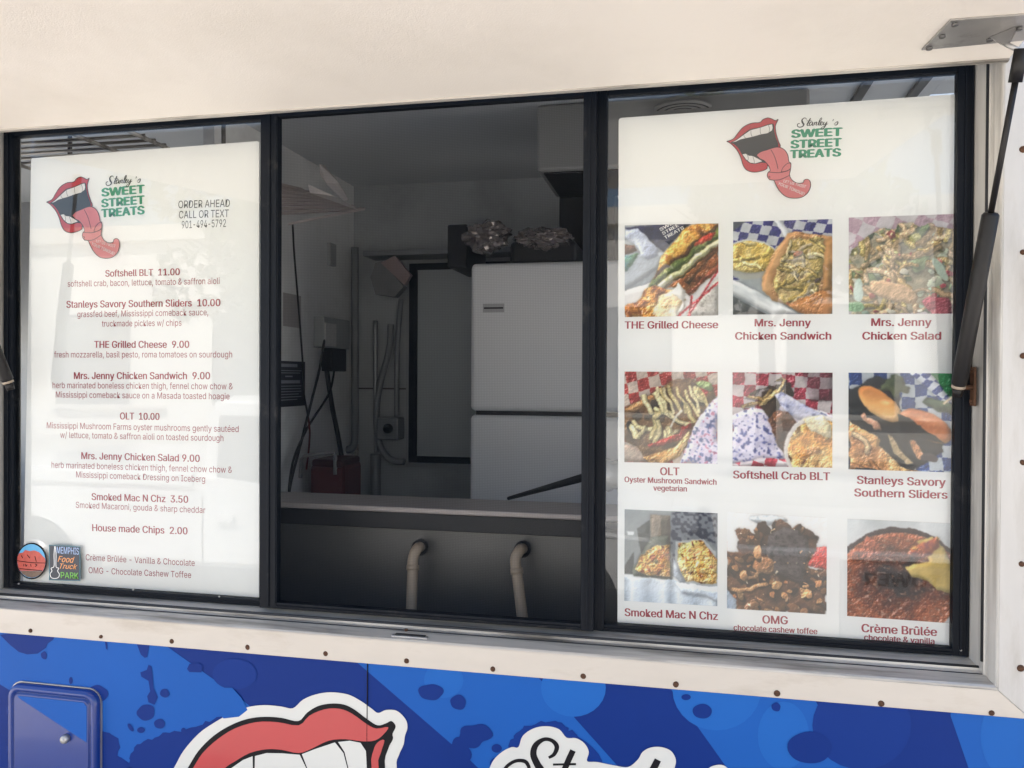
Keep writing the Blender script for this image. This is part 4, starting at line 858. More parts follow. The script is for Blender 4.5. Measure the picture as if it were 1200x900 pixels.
def name_decal():
    q = lambda pts: [(550 + x / 4, 830 + y / 4) for x, y in pts]
    f = lambda lay_: (lambda px, py: P(px, py, -.0024 - .0005 * lay_))
    halo = q([(95, 280), (120, 235), (160, 200), (200, 182), (230, 182), (250, 130), (300, 95), (360, 84), (420, 98), (456, 138), (500, 140), (540, 165), (560, 205), (552, 248), (600, 252), (680, 268), (745, 275), (790, 240), (812, 205), (850, 184), (900, 182), (945, 200), (968, 240), (962, 280), (950, 310), (1020, 330), (1090, 310), (1130, 275), (1180, 265), (1215, 285), (1240, 340), (1400, 420), (1560, 400), (1600, 520), (1500, 640), (1200, 700), (600, 560), (300, 520), (100, 480), (60, 380)])
    halo = [tuple(p) for p in catmull(halo, 4, True)]
    d = lab(flat("name_decal", halo, f(0), DWHITE, TRUCK), "white bordered script name decal below the window")
    S = [[(372, 232, 6), (398, 215, 9), (410, 180, 11), (388, 152, 9), (350, 146, 9), (312, 172, 13), (300, 215, 15), (318, 262, 16), (345, 310, 18), (335, 370, 14), (270, 410, 9), (200, 390, 7), (160, 330, 8), (170, 280, 8), (215, 248, 8), (262, 250, 9), (282, 282, 8)],
         [(486, 198, 14), (462, 250, 14), (430, 330, 14), (410, 400, 14), (440, 430, 8), (490, 400, 5)], [(392, 264, 5), (500, 262, 5)],
         [(600, 320, 8), (550, 300, 8), (500, 350, 12), (500, 410, 10), (550, 400, 8), (600, 320, 8), (580, 400, 12), (610, 430, 8), (650, 380, 6)],
         [(660, 310, 12), (640, 420, 12)], [(650, 370, 6), (700, 315, 9), (720, 330, 12), (700, 420, 12), (740, 420, 6)],
         [(884, 242, 16), (850, 310, 17), (810, 400, 14), (840, 440, 8)], [(1000, 360, 8), (950, 350, 9), (930, 420, 12), (970, 450, 8), (1020, 400, 6)],
         [(1180, 330, 10), (1140, 430, 12), (1080, 520, 10)]]
    ribbon("script_name", [[(a, b, w) for a, b, w in s] for s in S], 8, lambda x, y: P(550 + x / 4, 830 + y / 4, -.0030), DBLACK, d)
name_decal()

# ================================================================== MENU BOARDS
YB = .093
def T(parent, s, xl, yl, xr, yr, cap, m=None, off=.022, y=None, name="lettering"):
    yy = (YB - .0004) if y is None else y
    A = P(xl, yl, yy); B = P(xr, yr, yy); h = (P(xl, yl - cap, yy) - A).length
    return lettering(s, A, B, h, (0, -1, 0), m or PTEXT, parent, off, 0., name)
def board(pix, y, th, label, cat, rad=.01):
    c = [P(*p, y) for p in pix]; out = []
    for i in range(4):
        p = c[i]; a = (c[i - 1] - p).normalized(); b = (c[(i + 1) % 4] - p).normalized(); r = rad
        for k in range(5):
            t = k / 4; w = (p + a * r * (1 - t) ** 2) if False else p + a * r * (1 - t) ** 1.8 + b * r * t ** 1.8
            out.append((w.x, w.z))
    o = prism("menu_board", out, y, y + th, WHITE_BOARD, None); return tag(o, label, cat)
def left_board():
    o = board([(36.5, 185.5), (303.5, 165.2), (303.5, 704), (27, 690)], YB, .004, "white price list board with red item names behind the left window pane", "menu board", .004)
    B = lambda *a: T(o, *a, off=.022); R = lambda *a: T(o, *a, m=PTHIN, off=.003)
    B("Softshell BLT  11.00", 123.3, 324.3, 210.7, 322.3, 7.7)
    R("softshell crab, bacon, lettuce, tomato & saffron aioli", 79.3, 336, 257.3, 332.7, 7)
    B("Stanleys Savory Southern Sliders  10.00", 77.7, 360.7, 258.3, 358.7, 8)
    R("grassfed beef, Mississippi comeback sauce,", 90.7, 371.7, 244, 369.4, 7); R("truckmade pickles w/ chips", 119.3, 382.7, 212.7, 381.7, 7)
    B("THE Grilled Cheese  9.00", 110.3, 407.6, 221.8, 407.6, 8); R("fresh mozzarella, basil pesto, roma tomatoes on sourdough", 63.5, 418.9, 272, 418.9, 7)
    B("Mrs. Jenny Chicken Sandwich  9.00", 86.5, 444.2, 246.3, 444.4, 8)
    R("herb marinated boneless chicken thigh, fennel chow chow &", 61.6, 454.8, 272.8, 456.3, 7); R("Mississippi comeback sauce on a Masada toasted hoagie", 65.4, 465.8, 269, 468, 7)
    B("OLT  10.00", 140.5, 491.4, 187, 492.2, 8)
    R("Mississippi Mushroom Farms oyster mushrooms gently sautéed", 54.8, 501.8, 279.6, 506.4, 7); R("w/ lettuce, tomato & saffron aioli on toasted sourdough", 70.6, 513, 261.8, 517, 7)
    B("Mrs. Jenny Chicken Salad 9.00", 95.2, 537.9, 234.2, 541.3, 8)
    R("herb marinated boneless chicken thigh, fennel chow chow &", 60.4, 548.1, 272, 554.2, 7); R("Mississippi comeback Dressing on Iceberg", 89.2, 559.4, 240.3, 565, 7)
    B("Smoked Mac N Chz  3.50", 107.3, 585.9, 220.6, 589.3, 8); R("Smoked Macaroni, gouda & sharp cheddar", 88.8, 595, 240.6, 601.4, 7)
    B("House made Chips  2.00", 108, 622.2, 219.9, 626.3, 8)
    R("Crème Brûlée - Vanilla & Chocolate", 100.5, 656.5, 228.2, 663.3, 7); R("OMG - Chocolate Cashew Toffee", 103.9, 671.6, 224, 677.3, 7)
    G = lambda *a: T(o, *a, m=PGREY, off=0)
    G("ORDER AHEAD", 209, 244, 269.3, 242.3, 8.7); G("CALL OR TEXT", 209.7, 256, 268, 254.3, 8.7); G("901-494-5792", 213, 267.7, 264.7, 265.7, 8.7)
    a = P(55, 237, YB); b = P(105, 209, YB); logo(o, line_up((50, 278), (512, 70), (a.x, a.z), (b.x, b.z)), YB)
    return o
def right_board():
    o = board([(725, 138.3), (1121, 110.2), (1121, 760.5), (723.6, 731)], YB, .004, "white photo menu board with nine food pictures behind the right window pane", "menu board", .006)
    ph = YB - .0005
    L = [("grilled cheese sandwich photo", ph_grilled, [(732.1, 264.2), (842, 261.7), (732.1, 371.7), (841.7, 369.6)]),
         ("chicken sandwich photo with blue checked paper", ph_chick, [(859.2, 260), (975.4, 256.7), (858.8, 368.8), (975.4, 367.9)]),
         ("pale chicken salad photo", ph_salad, [(994.6, 255), (1120, 250.8), (994.6, 368.3), (1120, 367.5)]),
         ("mushroom sandwich photo with red checked paper", ph_olt, [(731.7, 435.5), (841, 435.9), (731.7, 541.5), (840.6, 543.6)]),
         ("softshell crab photo with red checked paper", ph_crab, [(858.4, 436.3), (975.8, 436.7), (858.4, 546.1), (975.3, 548.2)]),
         ("two slider buns photo with blue checked paper", ph_slider, [(994.3, 436.7), (1118.5, 437.6), (994.3, 549.9), (1118, 553.7)]),
         ("two trays of baked macaroni photo", ph_mac, [(732, 596.8), (841, 601.4), (731.7, 704), (840.6, 710.4)]),
         ("dark chocolate toffee pile photo", ph_omg, [(852, 600), (969, 606.5), (852, 713), (968.6, 720)]),
         ("burnt sugar custard photo", ph_creme, [(993, 607.8), (1118.5, 613.3), (992.7, 721.8), (1118, 730.7)])]
    pr = []
    for l, f, c in L: pr.append(photo_print("photo_print", l, f(), c, ph, o))
    wm = PWHITE
    for s, x0, y0, x1, y1 in (("SWE", 774, 271, 789, 262.8), ("STREE", 777, 275.5, 796, 265), ("TREATS", 779.5, 280.5, 802, 268)):
        A = P(x0, y0, ph - .0004); B_ = P(x1, y1, ph - .0004); lettering(s, A, B_, .0062, (0, -1, 0), wm, pr[0], .02)
    B = lambda *a: T(o, *a, off=.026)
    B("THE Grilled Cheese", 732, 385.2, 841.7, 384.6, 8.5); B("Mrs. Jenny", 884.2, 382.5, 950.4, 382.3, 8.7); B("Chicken Sandwich", 861.3, 398, 974.2, 397.9, 8.7)
    B("Mrs. Jenny", 1020.8, 382, 1091.7, 382, 9); B("Chicken Salad", 1010.4, 398, 1103, 398, 9)
    B("OLT", 773.5, 556.7, 796.3, 557, 9); B("Oyster Mushroom Sandwich", 731.7, 564.9, 839.8, 568.1, 6.4); B("vegetarian", 765.5, 574.8, 805, 576, 6.4)
    B("Softshell Crab BLT", 859, 560.5, 972.8, 562.9, 9); B("Stanleys Savory", 1004, 566.8, 1108.4, 569.8, 9.2); B("Southern Sliders", 1001, 581.6, 1110.5, 584.5, 9.2)
    B("Smoked Mac N Chz", 732, 721.8, 841.5, 726.6, 9); B("OMG", 893.4, 730.4, 923.4, 731.7, 9.4); B("chocolate cashew toffee", 859.6, 738.5, 958, 743.3, 6.6)
    B("Crème Brûlée", 1009.5, 740.6, 1098.2, 745.4, 9.6); B("chocolate & vanilla", 1012.5, 750, 1095.3, 755, 6.8)
    q = lambda u, v: P(845 + u / 7.742, 130 + v / 7.745, YB); a = q(50, 278); b = q(1101, 228)
    logo(o, line_up((50, 278), (1101, 228), (a.x, a.z), (b.x, b.z)), YB)
    return o
left_board(); right_board()

# ------------------------------------------------------------------ stickers on the left pane
def stickers():
    y = YW + .0072
    SKY = mat("sticker_sky_blue", (.10, .38, .62), .4, var=.1, vs=60); ROCK = mat("sticker_red_rock", (.50, .085, .06), .4, var=.35, vs=120); GRN = mat("sticker_brush", (.16, .10, .07), .4, var=.5, vs=200)
    TEAL = mat("sticker_teal_edge", (.05, .16, .20), .4, var=.1); NEON = mat("sticker_orange_line", (.85, .35, .12), .4); BLU = mat("sticker_pale_blue", (.40, .52, .75), .4); GR = mat("sticker_green", (.18, .50, .08), .4)
    f = lambda k: (lambda px, py: P(px, py, y - .00025 * k))
    s = lambda pts: [(10 + a / 12, 625 + b / 12) for a, b in pts]
    o = flat("sticker", s(ell(325, 390, 215, 258, 40)), f(0), DBLACK, None); tag(o, "round red rock sticker in the lower left corner of the left pane", "sticker")
    flat("sky_print", s([p for p in ell(322, 390, 198, 238, 40)]), f(1), SKY, o)
    flat("rock_print", s([(126, 330), (150, 280), (200, 270), (235, 235), (300, 250), (360, 240), (430, 265), (480, 320), (512, 350), (520, 400), (508, 470), (480, 530), (160, 525), (135, 470), (124, 400)]), f(2), ROCK, o)
    flat("brush_print", s([(160, 527), (480, 532), (450, 575), (390, 612), (330, 626), (260, 612), (200, 575)]), f(3), GRN, o)
    ribbon("line_print", [[(125, 385), (220, 400), (330, 412), (518, 418)], [(150, 495), (300, 510), (470, 525)], [(215, 430), (215, 465)], [(240, 430), (245, 466), (262, 440)], [(310, 432), (318, 468)], [(370, 430), (400, 445), (372, 468)], [(260, 300), (300, 350)], [(370, 320), (390, 400)], [(180, 310), (200, 350)]], 5, lambda x, yy: P(10 + x / 12, 625 + yy / 12, y - .001), DBLACK, o)
    o = flat("sticker", s([(568, 160), (1010, 185), (1010, 672), (568, 660)]), f(0), TEAL, None); tag(o, "square dark food truck park sticker with a guitar beside the round one", "sticker")
    flat("backing_print", s([(580, 172), (998, 195), (998, 660), (580, 648)]), f(1), mat("sticker_black", (.03, .035, .05), .4), o)
    g = ribbon("guitar_print", [[(650, 180), (640, 300), (640, 460), (600, 490), (610, 530), (585, 570), (600, 620), (650, 635), (700, 620), (715, 575), (690, 530), (705, 490), (668, 465), (668, 300), (655, 180)]], 5, lambda x, yy: P(10 + x / 12, 625 + yy / 12, y - .0009), PWHITE, o)
    def t(tx, a, b, c, d, cap, m, sh=0., off=.0):
        A = f(3)(10 + a / 12, 625 + b / 12); B = f(3)(10 + c / 12, 625 + d / 12); lettering(tx, A, B, cap / 12 * (P(0, 0, y) - P(1, 0, y)).length, (0, -1, 0), m, o, off, sh)
    t("MEMPHIS", 678, 280, 990, 300, 78, BLU, 0, .01); t("Food", 690, 400, 930, 415, 70, NEON, .4, .01); t("Truck", 720, 495, 970, 505, 60, NEON, .4, .01); t("PARK", 735, 628, 985, 640, 70, GR, 0, .01)
stickers()
ribn = mat("clear_tape", (.6, .62, .6), .3)

# ================================================================== INSIDE THE TRUCK
def interior():
    yw = 2.045
    # window set in the far wall (part of the truck)
    a = P(482, 310, yw); b = P(640, 541, yw)
    trim = box("far_window", P(477, 400, yw).x, b.x + .02, yw - .012, yw + .004, P(480, 547, yw).z, P(480, 306, yw).z, mat("grey_window_trim", (.42, .43, .43), .4, .3), TRUCK)
    frame = frame_bars(a.x, b.x, P(482, 541, yw).z, a.z, P(491, 400, yw).x - a.x, .02, .03, .03, yw - .030, yw - .013, "frame", trim, False)
    pane = box("pane", P(489, 400, yw).x, b.x - .01, yw - .020, yw - .014, P(482, 536, yw).z, a.z - .02, mat("frosted_cover", (.47, .50, .51), .3, var=.05, vs=5), trim)
    # shelf rail above the window
    r0 = P(430, 299, 1.95); r1 = P(560, 293, 1.95)
    box("wall_rail", r0.x, .9, 1.90, 2.049, r0.z - .012, r0.z + .012, GALV, TRUCK, .003)
    # wall joint line
    s0 = P(415, 455, yw); box("wall_joint", s0.x + .005, P(478, 455, yw).x, yw - .001, yw + .004, s0.z - .004, s0.z + .003, STAIND, TRUCK)
    # refrigerator
    yf = 1.32; fx0 = P(551, 400, yf).x; fx1 = fx0 + .80; ztop = P(560, 308.5, yf).z; gz0 = P(560, 486, yf).z; gz1 = P(560, 481.5, yf).z
    F = thing("refrigerator", "white two door refrigerator against the far wall", "refrigerator", (fx0 + .4, 1.6, .78))
    def loc(o, par=F):
        o.data.transform(Matrix.Translation(-Vector(par.location))); o.parent = par; return o
    loc(box("cabinet", fx0 + .012, fx1 - .012, yf + .062, 2.0, .782, ztop - .012, FRIDGE, None, .006))
    loc(box("freezer_door", fx0, fx1, yf, yf + .058, gz1, ztop, FRIDGE, None, .019, 5)); loc(box("fridge_door", fx0, fx1, yf, yf + .058, .85, gz0, FRIDGE, None, .019, 5))
    loc(box("door_gap", fx0 + .02, fx1 - .02, yf + .012, yf + .064, gz0 - .001, gz1 + .001, INT_DARK, None))
    l0 = P(566, 356, yf); l1 = P(591, 366, yf); loc(box("badge", l0.x, l1.x, yf - .0015, yf + .001, l1.z, l0.z, mat("badge_grey", (.5, .5, .5), .4), None))
    loc(box("badge_line", l0.x + .004, l1.x - .004, yf - .0022, yf - .0016, (l0.z + l1.z) / 2 - .003, (l0.z + l1.z) / 2 + .003, INT_DARK, None))
    # dark tray on the fridge with plastic wrapped bread bags
    ytr = 1.42; t0 = P(512, 304, ytr); t1 = P(690, 262, ytr)
    tag(box("dark_box", P(524, 300, ytr).x, P(547, 300, ytr).x, ytr, ytr + .3, ztop + .001, P(530, 263, ytr).z, INT_DARK, None, .006), "narrow upright dark carton at the left end of the refrigerator top", "carton")
    tag(box("tray", P(598, 300, ytr).x, P(676, 300, ytr).x, ytr - .02, ytr + .25, ztop + .001, P(620, 283, ytr).z, INT_DARK, None, .02, 3), "low dark tray under the flatter bread bag on the refrigerator", "tray")
    tag(box("dark_box", P(655, 300, 1.72).x, P(720, 300, 1.72).x, 1.72, 1.98, ztop + .001, P(680, 222, 1.72).z, INT_DARK, None, .006), "tall dark box standing in for the shade beneath the air conditioner", "carton")  # dark block put where the air conditioner's underside falls into shade
    PL = mat("clear_plastic_wrap", (.20, .17, .16), .08, metal=.35, var=.9, vs=26, bump=1., bs=60, coat=1.)
    def bag(px0, px1, py0, py1, seed, label):
        y = ytr - .09; A = P(px0, py1, y); B = P(px1, py0, y); c = (A + B) / 2
        bm = bmesh.new(); bmesh.ops.create_icosphere(bm, subdivisions=4, radius=1.0)
        rnd = np.random.RandomState(seed); ph = rnd.rand(8) * 6
        for v in bm.verts:
            p = v.co.copy(); w = 1 + .10 * math.sin(5 * p.x + ph[0]) * math.cos(6 * p.z + ph[1]) + .07 * math.sin(13 * p.x + 7 * p.z + ph[2]) + .05 * math.sin(21 * p.z + ph[3] - 9 * p.x) + .03 * math.sin(37 * p.x + 31 * p.z + ph[4])
            v.co = Vector((c.x + p.x * w * abs(B.x - A.x) / 2, y + p.y * w * .075, c.z + p.z * w * abs(B.z - A.z) / 2))
        o = bmobj("bread_bag", bm, PL, None, False); tag(o, label, "bag", "plastic bread bags on the refrigerator"); return o
    bag(543, 597, 258, 298, 1, "larger crinkled plastic bread bag with a gathered neck, left on the refrigerator")
    bag(604, 670, 266, 294, 5, "flatter crinkled plastic bag beside the larger bread bag")
    # air conditioner on the ceiling
    AC = thing("air_conditioner", "grey ceiling air conditioner with a round louvred outlet", "air conditioner", (0, 1.0, CEIL))
    zc = CEIL - .10; a0 = PZ(629, 199, zc)
    acx0 = P(629, 199, .98).x; ACM = mat("ac_plastic", (.30, .30, .29), .45, var=.05)
    def loca(o): o.data.transform(Matrix.Translation(-Vector(AC.location))); o.parent = AC; return o
    acy0, acy1 = .30, P(0, 0, 0).y + 1.25
    xx0 = P(632, 199, 1.25).x; zz = P(630, 199, 1.25).z
    loca(box("housing", P(629, 180, 1.1).x, P(629, 180, 1.1).x + .85, 1.1, 1.5, P(660, 199, 1.1).z, CEIL - .001, ACM, None, .01))
    hx_ = P(629, 180, 1.1).x; loca(box('underside_shade', hx_ + .02, hx_ + .83, 1.12, 1.48, P(660, 199, 1.1).z - .006, P(660, 199, 1.1).z - .0005, INT_DARK, None, .002))  # dark slab stands in for the shade under the housing
    vz = CEIL - .035; pa = PZ(756, 122, vz); pb = PZ(1000, 100, vz); loca(box("outlet_plate", pa.x, pb.x, .22, 1.0, vz, CEIL - .001, ACM, None, .008)); vc = PZ(800, 128, vz)
    bm = bmesh.new(); 
    for rr_ in (.085, .062, .040): tube_bm(bm, [(vc.x + rr_ * math.cos(t * math.pi / 12), vc.y + rr_ * math.sin(t * math.pi / 12), vz - .006) for t in range(25)], .0055, 6)
    loca(bmobj("vent_ring", bm, INT_DARK, None, True))
    c = (vc.x, vc.y, vz); loca(tube("vent_hub", [(c[0], c[1], vz), (c[0], c[1], vz - .01)], .095, ACM, None, 24))
    for i in range(5):
        p = PZ(770 + i * 55, 104 - i * 3.5, vz); loca(box("grille_slot", p.x - .028, p.x + .028, p.y - .025, p.y + .025, vz - .004, vz + .001, INT_DARK if i % 2 == 0 else STAIND, None, .002))
    # ceiling ribs
    for px in (1010, 1075):
        p = PZ(px, 95, CEIL - .002); q_ = PZ(px + 40, 80, CEIL - .002)
        box("ceiling_rib", p.x, p.x + .03, .2, 2.0, CEIL - .012, CEIL - .0005, STAIND, TRUCK, .002)
    # upper left: wire rack seen over the price list
    RK = thing("wire_rack", "grey wire storage rack hung below the ceiling above the price list", "rack", (-1.2, .7, 2.35))
    def locr(o): o.data.transform(Matrix.Translation(-Vector(RK.location))); o.parent = RK; return o
    zr = 2.33; rx_ = P(262, 150, .80).x
    q0 = [PZ(95, 158, zr), PZ(290, 148, zr)]
    for i in range(13):
        y = .24 + i * .045
        locr(tube("rack_wire", [(-2.0, y, zr), (rx_, y, zr)], .0042, ALU, None, 6))
    for x in (-2.0, -1.6, rx_): locr(tube("rack_rail", [(x, .20, zr - .008), (x, .82, zr - .008)], .006, ALU, None, 6))
    for x in (-2.0, rx_):
        for y in (.22, .80): locr(tube("rack_post", [(x, y, zr - .01), (x, y, CEIL)], .007, STAIND, None, 6))
    # slanted paper stacks on a slatted shelf at left of the screen window
    ysx = 1.25
    SH = thing("slatted_shelf", "slatted shelf holding papers at the upper left of the cooking area", "shelf", (0, 0, 0))
    za = P(340, 245, ysx).z
    PAPER = mat("old_paper", (.70, .66, .64), .6, var=.15, vs=12); WOOD = mat("weathered_slats", (.55, .49, .47), .6, var=.15, vs=12)
    p_ = lambda a, b, y: P(a, b, y)
    for i in range(8):
        a0 = P(316, 213 + i * 5.2, 1.02 + i * .02); a1 = P(316, 216.6 + i * 5.2, 1.04 + i * .02)
        b0 = P(352 + i * 10, 221 + i * 3.3, 1.50 + i * .02); b1 = P(356 + i * 10, 223.5 + i * 3.3, 1.52 + i * .02)
        V = [a0, b0, b1, a1]; V2 = [v + Vector((0, .012, .006)) for v in V]
        meshobj("slat", V + V2, [(0, 1, 2, 3), (7, 6, 5, 4), (0, 4, 5, 1), (1, 5, 6, 2), (2, 6, 7, 3), (3, 7, 4, 0)], WOOD, SH)
    meshobj("shelf_rail", [p_(338, 264, 1.05), p_(338, 261, 1.05), p_(428, 243, 1.66), p_(428, 246, 1.66), p_(338, 264, 1.06), p_(338, 261, 1.06), p_(428, 243, 1.67), p_(428, 246, 1.67)], [(0, 1, 2, 3), (7, 6, 5, 4), (1, 5, 6, 2), (0, 3, 7, 4)], WOOD, SH)
    def sheet(pts, lbl, seed, y0, y1):
        V = [P(px, py, y0 + (y1 - y0) * i / (len(pts) - 1)) for i, (px, py) in enumerate(pts)]; n = len(V); V2 = [v + Vector((0, .006, 0)) for v in V]
        o = meshobj("paper_stack", V + V2, [tuple(range(n)), tuple(range(2 * n - 1, n - 1, -1))] + [(i, n + i, n + (i + 1) % n, (i + 1) % n) for i in range(n)], PAPER, None); return tag(o, lbl, "paper")
    sheet([(361, 216), (363, 226), (419, 246), (413, 241), (392, 230)], "narrow curled sheet lying on the slatted shelf", 1, 1.2, 1.3)
    sheet([(374, 192), (375, 204), (382, 215), (404, 236), (408, 234), (397, 214), (379, 193)], "tall paper leaning up against the ceiling above the slatted shelf", 2, 1.32, 1.4)
    # partition wall fixtures
    xp = XPART + .004
    def onx(px, py, dx_=0.): return PX(px, py, XPART + dx_)
    def wallbox(name, p0, p1, th, m, parent=None, bev=.0):
        A = onx(*p0); B = onx(*p1); return box(name, XPART + .0015, XPART + th, min(A.y, B.y), max(A.y, B.y), min(A.z, B.z), max(A.z, B.z), m, parent, bev)
    sg = wallbox("notice_sign", (316, 478), (356, 424), .006, mat("sign_blue_black", (.012, .015, .03), .4)); tag(sg, "dark notice board with pale printing on the partition wall", "sign")
    A = onx(316, 478); B = onx(356, 424); PT = mat("sign_pale_print", (.30, .32, .36), .5)
    zt = B.z; zb = A.z; y0s = min(A.y, B.y); y1s = max(A.y, B.y); rnd = random.Random(5)
    for i, (f0, h, wdt) in enumerate([(.06, .07, .6), (.20, .018, .9), (.25, .018, .8), (.32, .03, .25), (.42, .07, .8), (.54, .018, .9), (.60, .018, .85), (.66, .018, .9), (.72, .018, .7), (.78, .018, .9), (.84, .018, .6)]):
        z1 = zt - (zt - zb) * f0; c = (y0s + y1s) / 2; hw = (y1s - y0s) * .42 * wdt
        box("printed_line", XPART + .0055, XPART + .0068, c - hw, c + hw, z1 - h * (zt - zb), z1, PT, sg)
    pn = wallbox("paper_notice", (331, 382), (352, 347), .003, mat("faded_paper", (.42, .40, .39), .6, var=.1, vs=20)); tag(pn, "faded paper notice taped to the partition wall above the dark sign", "notice")
    # switch box (grey) with black box below
    sb = wallbox("switch_box", (367, 407), (398, 376), .05, mat("switchbox_grey", (.40, .42, .42), .4, .2), None, .003); tag(sb, "grey electrical switch box on the partition wall", "switch box")
    A = onx(380, 405, .05); B = onx(393, 380, .05); box("switch_plate", XPART + .0502, XPART + .056, A.y, B.y, A.z, B.z, mat("pale_plate", (.62, .62, .60), .4, var=.2, vs=90), sb, .002)
    bb = wallbox("transformer_box", (376, 435), (394, 409), .05, INT_DARK, None, .004); tag(bb, "small black adapter hanging under the grey switch box", "adapter")
    def cordx(name, pts, r, m, lbl, cat="cord"):
        c = catmull([tuple(onx(px, py, .03 + .02 * (k % 2))) for k, (px, py) in enumerate(pts)], 5); o = tube(name, [Vector(p) for p in c], r, m, None, 6); return tag(o, lbl, cat)
    cordx("cord", [(386, 380), (380, 400), (375, 430), (365, 470), (355, 510), (342, 560), (338, 585)], .0055, CORD, "thin black cord running from the switch box down to the left")
    cordx("cord", [(383, 435), (389, 475), (396, 510), (402, 545), (409, 585)], .011, CORD, "thick black cord hanging straight down from the black adapter")
    cordx("cord", [(392, 432), (386, 460), (366, 492), (356, 510), (345, 535), (340, 560), (338, 590)], .005, CORD, "thin black cord crossing behind the others at the partition")
    cordx("cord", [(343, 262), (345, 300), (350, 360), (353, 400), (355, 430), (356, 460), (361, 488)], .004, CORD, "thin dark cord hanging from the slatted shelf past the dark notice sign")
    cordx("cord", [(361, 488), (363, 505), (362, 525), (359, 550)], .004, mat("dull_red_cord", (.16, .03, .03), .5), "red cord looping down beside the dark notice sign")
    # far wall conduits
    ACC = mat("dull_hose", (.24, .25, .26), .5, .2, var=.15)
    def pipef(name, pts, r, m, lbl, cat, y=2.0):
        c = catmull([tuple(P(px, py, y)) for px, py in pts], 6); o = tube(name, [Vector(p) for p in c], r, m, None, 8); return tag(o, lbl, cat)
    pipef("conduit_pipe", [(416, 290), (416, 420), (416, 500), (414, 523), (404, 527)], .018, ACC, "dark upright hose in the corner beside the partition, hooked at its foot", "pipe", 1.98)
    pipef("conduit_pipe", [(440, 376), (440, 450), (441, 530)], .012, GALV, "slim grey upright pipe left of the round socket", "pipe")
    pipef("conduit_pipe", [(458, 380), (456, 410), (446, 448), (441, 485), (445, 520), (457, 538), (474, 541)], .016, ACC, "bent hose curling under the round socket on the far wall", "pipe")
    pipef("conduit_pipe", [(470, 350), (466, 400), (465, 450), (465, 488)], .013, ACC, "upright hose entering the socket box from above", "pipe")
    pipef("conduit_pipe", [(440, 532), (440, 560), (440, 600)], .026, GALV, "thick grey pipe stub with a collar above the counter", "pipe")
    pipef("conduit_pipe", [(418, 520), (418, 560), (418, 600)], .009, ALU, "thin bright rod rising above the counter in the corner", "pipe")
    so_ = box("wall_socket", P(444, 489, 1.99).x, P(469, 489, 1.99).x, 1.96, 2.049, P(455, 515, 1.99).z, P(455, 489, 1.99).z, mat("socket_grey", (.26, .27, .28), .4, .3), None, .006); tag(so_, "square socket box with a round black outlet on the far wall", "socket")
    c = P(455, 502, 1.96); tube("outlet", [(c.x, 1.9605, c.z), (c.x, 1.95, c.z)], .022, INT_DARK, so_, 16)
    nb = box("junction_box", P(381, 312, 1.8).x, P(392, 312, 1.8).x, 1.76, 1.82, P(385, 312, 1.8).z, P(385, 286, 1.8).z, mat("junction_grey", (.42, .43, .43), .4), None, .003); tag(nb, "narrow grey junction box near the top of the far corner", "junction box")
    # bag hung from the rail
    y = 1.9; q2 = lambda a, b, y=1.86: P(a, b, y)
    V = [q2(462, 300), q2(481, 322), q2(474, 334, 1.84), q2(446, 308)]; V2 = [v + Vector((0, .03, 0)) for v in V]
    M1 = mat("pinkish_card", (.36, .27, .26), .6, var=.1); 
    o = meshobj("hanging_card", V + V2, [(0, 1, 2, 3), (7, 6, 5, 4), (0, 4, 5, 1), (1, 5, 6, 2), (2, 6, 7, 3), (3, 7, 4, 0)], M1, None); tag(o, "pinkish cardboard packet wedged under the wall rail", "packet")
    V = [q2(440, 308), q2(447, 306), q2(473, 336), q2(462, 348), q2(440, 345), q2(434, 325)]; V2 = [v + Vector((0, .05, 0)) for v in V]
    o = meshobj("cloth_bag", V + V2, [(0, 1, 2, 3, 4, 5), (11, 10, 9, 8, 7, 6)] + [(i, 6 + i, 6 + (i + 1) % 6, (i + 1) % 6) for i in range(6)], mat("grey_cloth", (.22, .22, .22), .8, var=.2, vs=20), None); tag(o, "limp grey bag hanging below the cardboard packet", "bag")
    # red toolbox on the back counter
    yt = 1.5; a = P(362, 585, yt); b = P(402, 545, yt)
    tb = box("tool_case", a.x, b.x, yt, yt + .2, a.z - .03, b.z, REDP, None, .02); tag(tb, "red plastic case standing in the corner behind the counter", "case")
    box("case_lid", a.x + .01, b.x - .005, yt - .004, yt + .19, b.z - .012, b.z + .02, mat("dark_red_lid", (.07, .015, .02), .4), tb, .01)
    bk2 = box("back_counter", XPART + .01, fx0 - .02, 1.42, 2.04, P(440, 590, 1.7).z - .06, P(440, 590, 1.7).z - .035, STAIN, TRUCK, .004)
    # white crate with a handle at the partition foot
    hb = tube("case_handle", [P(352, 560, yt), P(353, 538, yt), P(357, 534, yt), P(392, 530, yt), P(393, 536, yt), P(393, 556, yt)], .008, mat("grey_handle", (.3, .3, .3), .4), tb, 6)
interior()

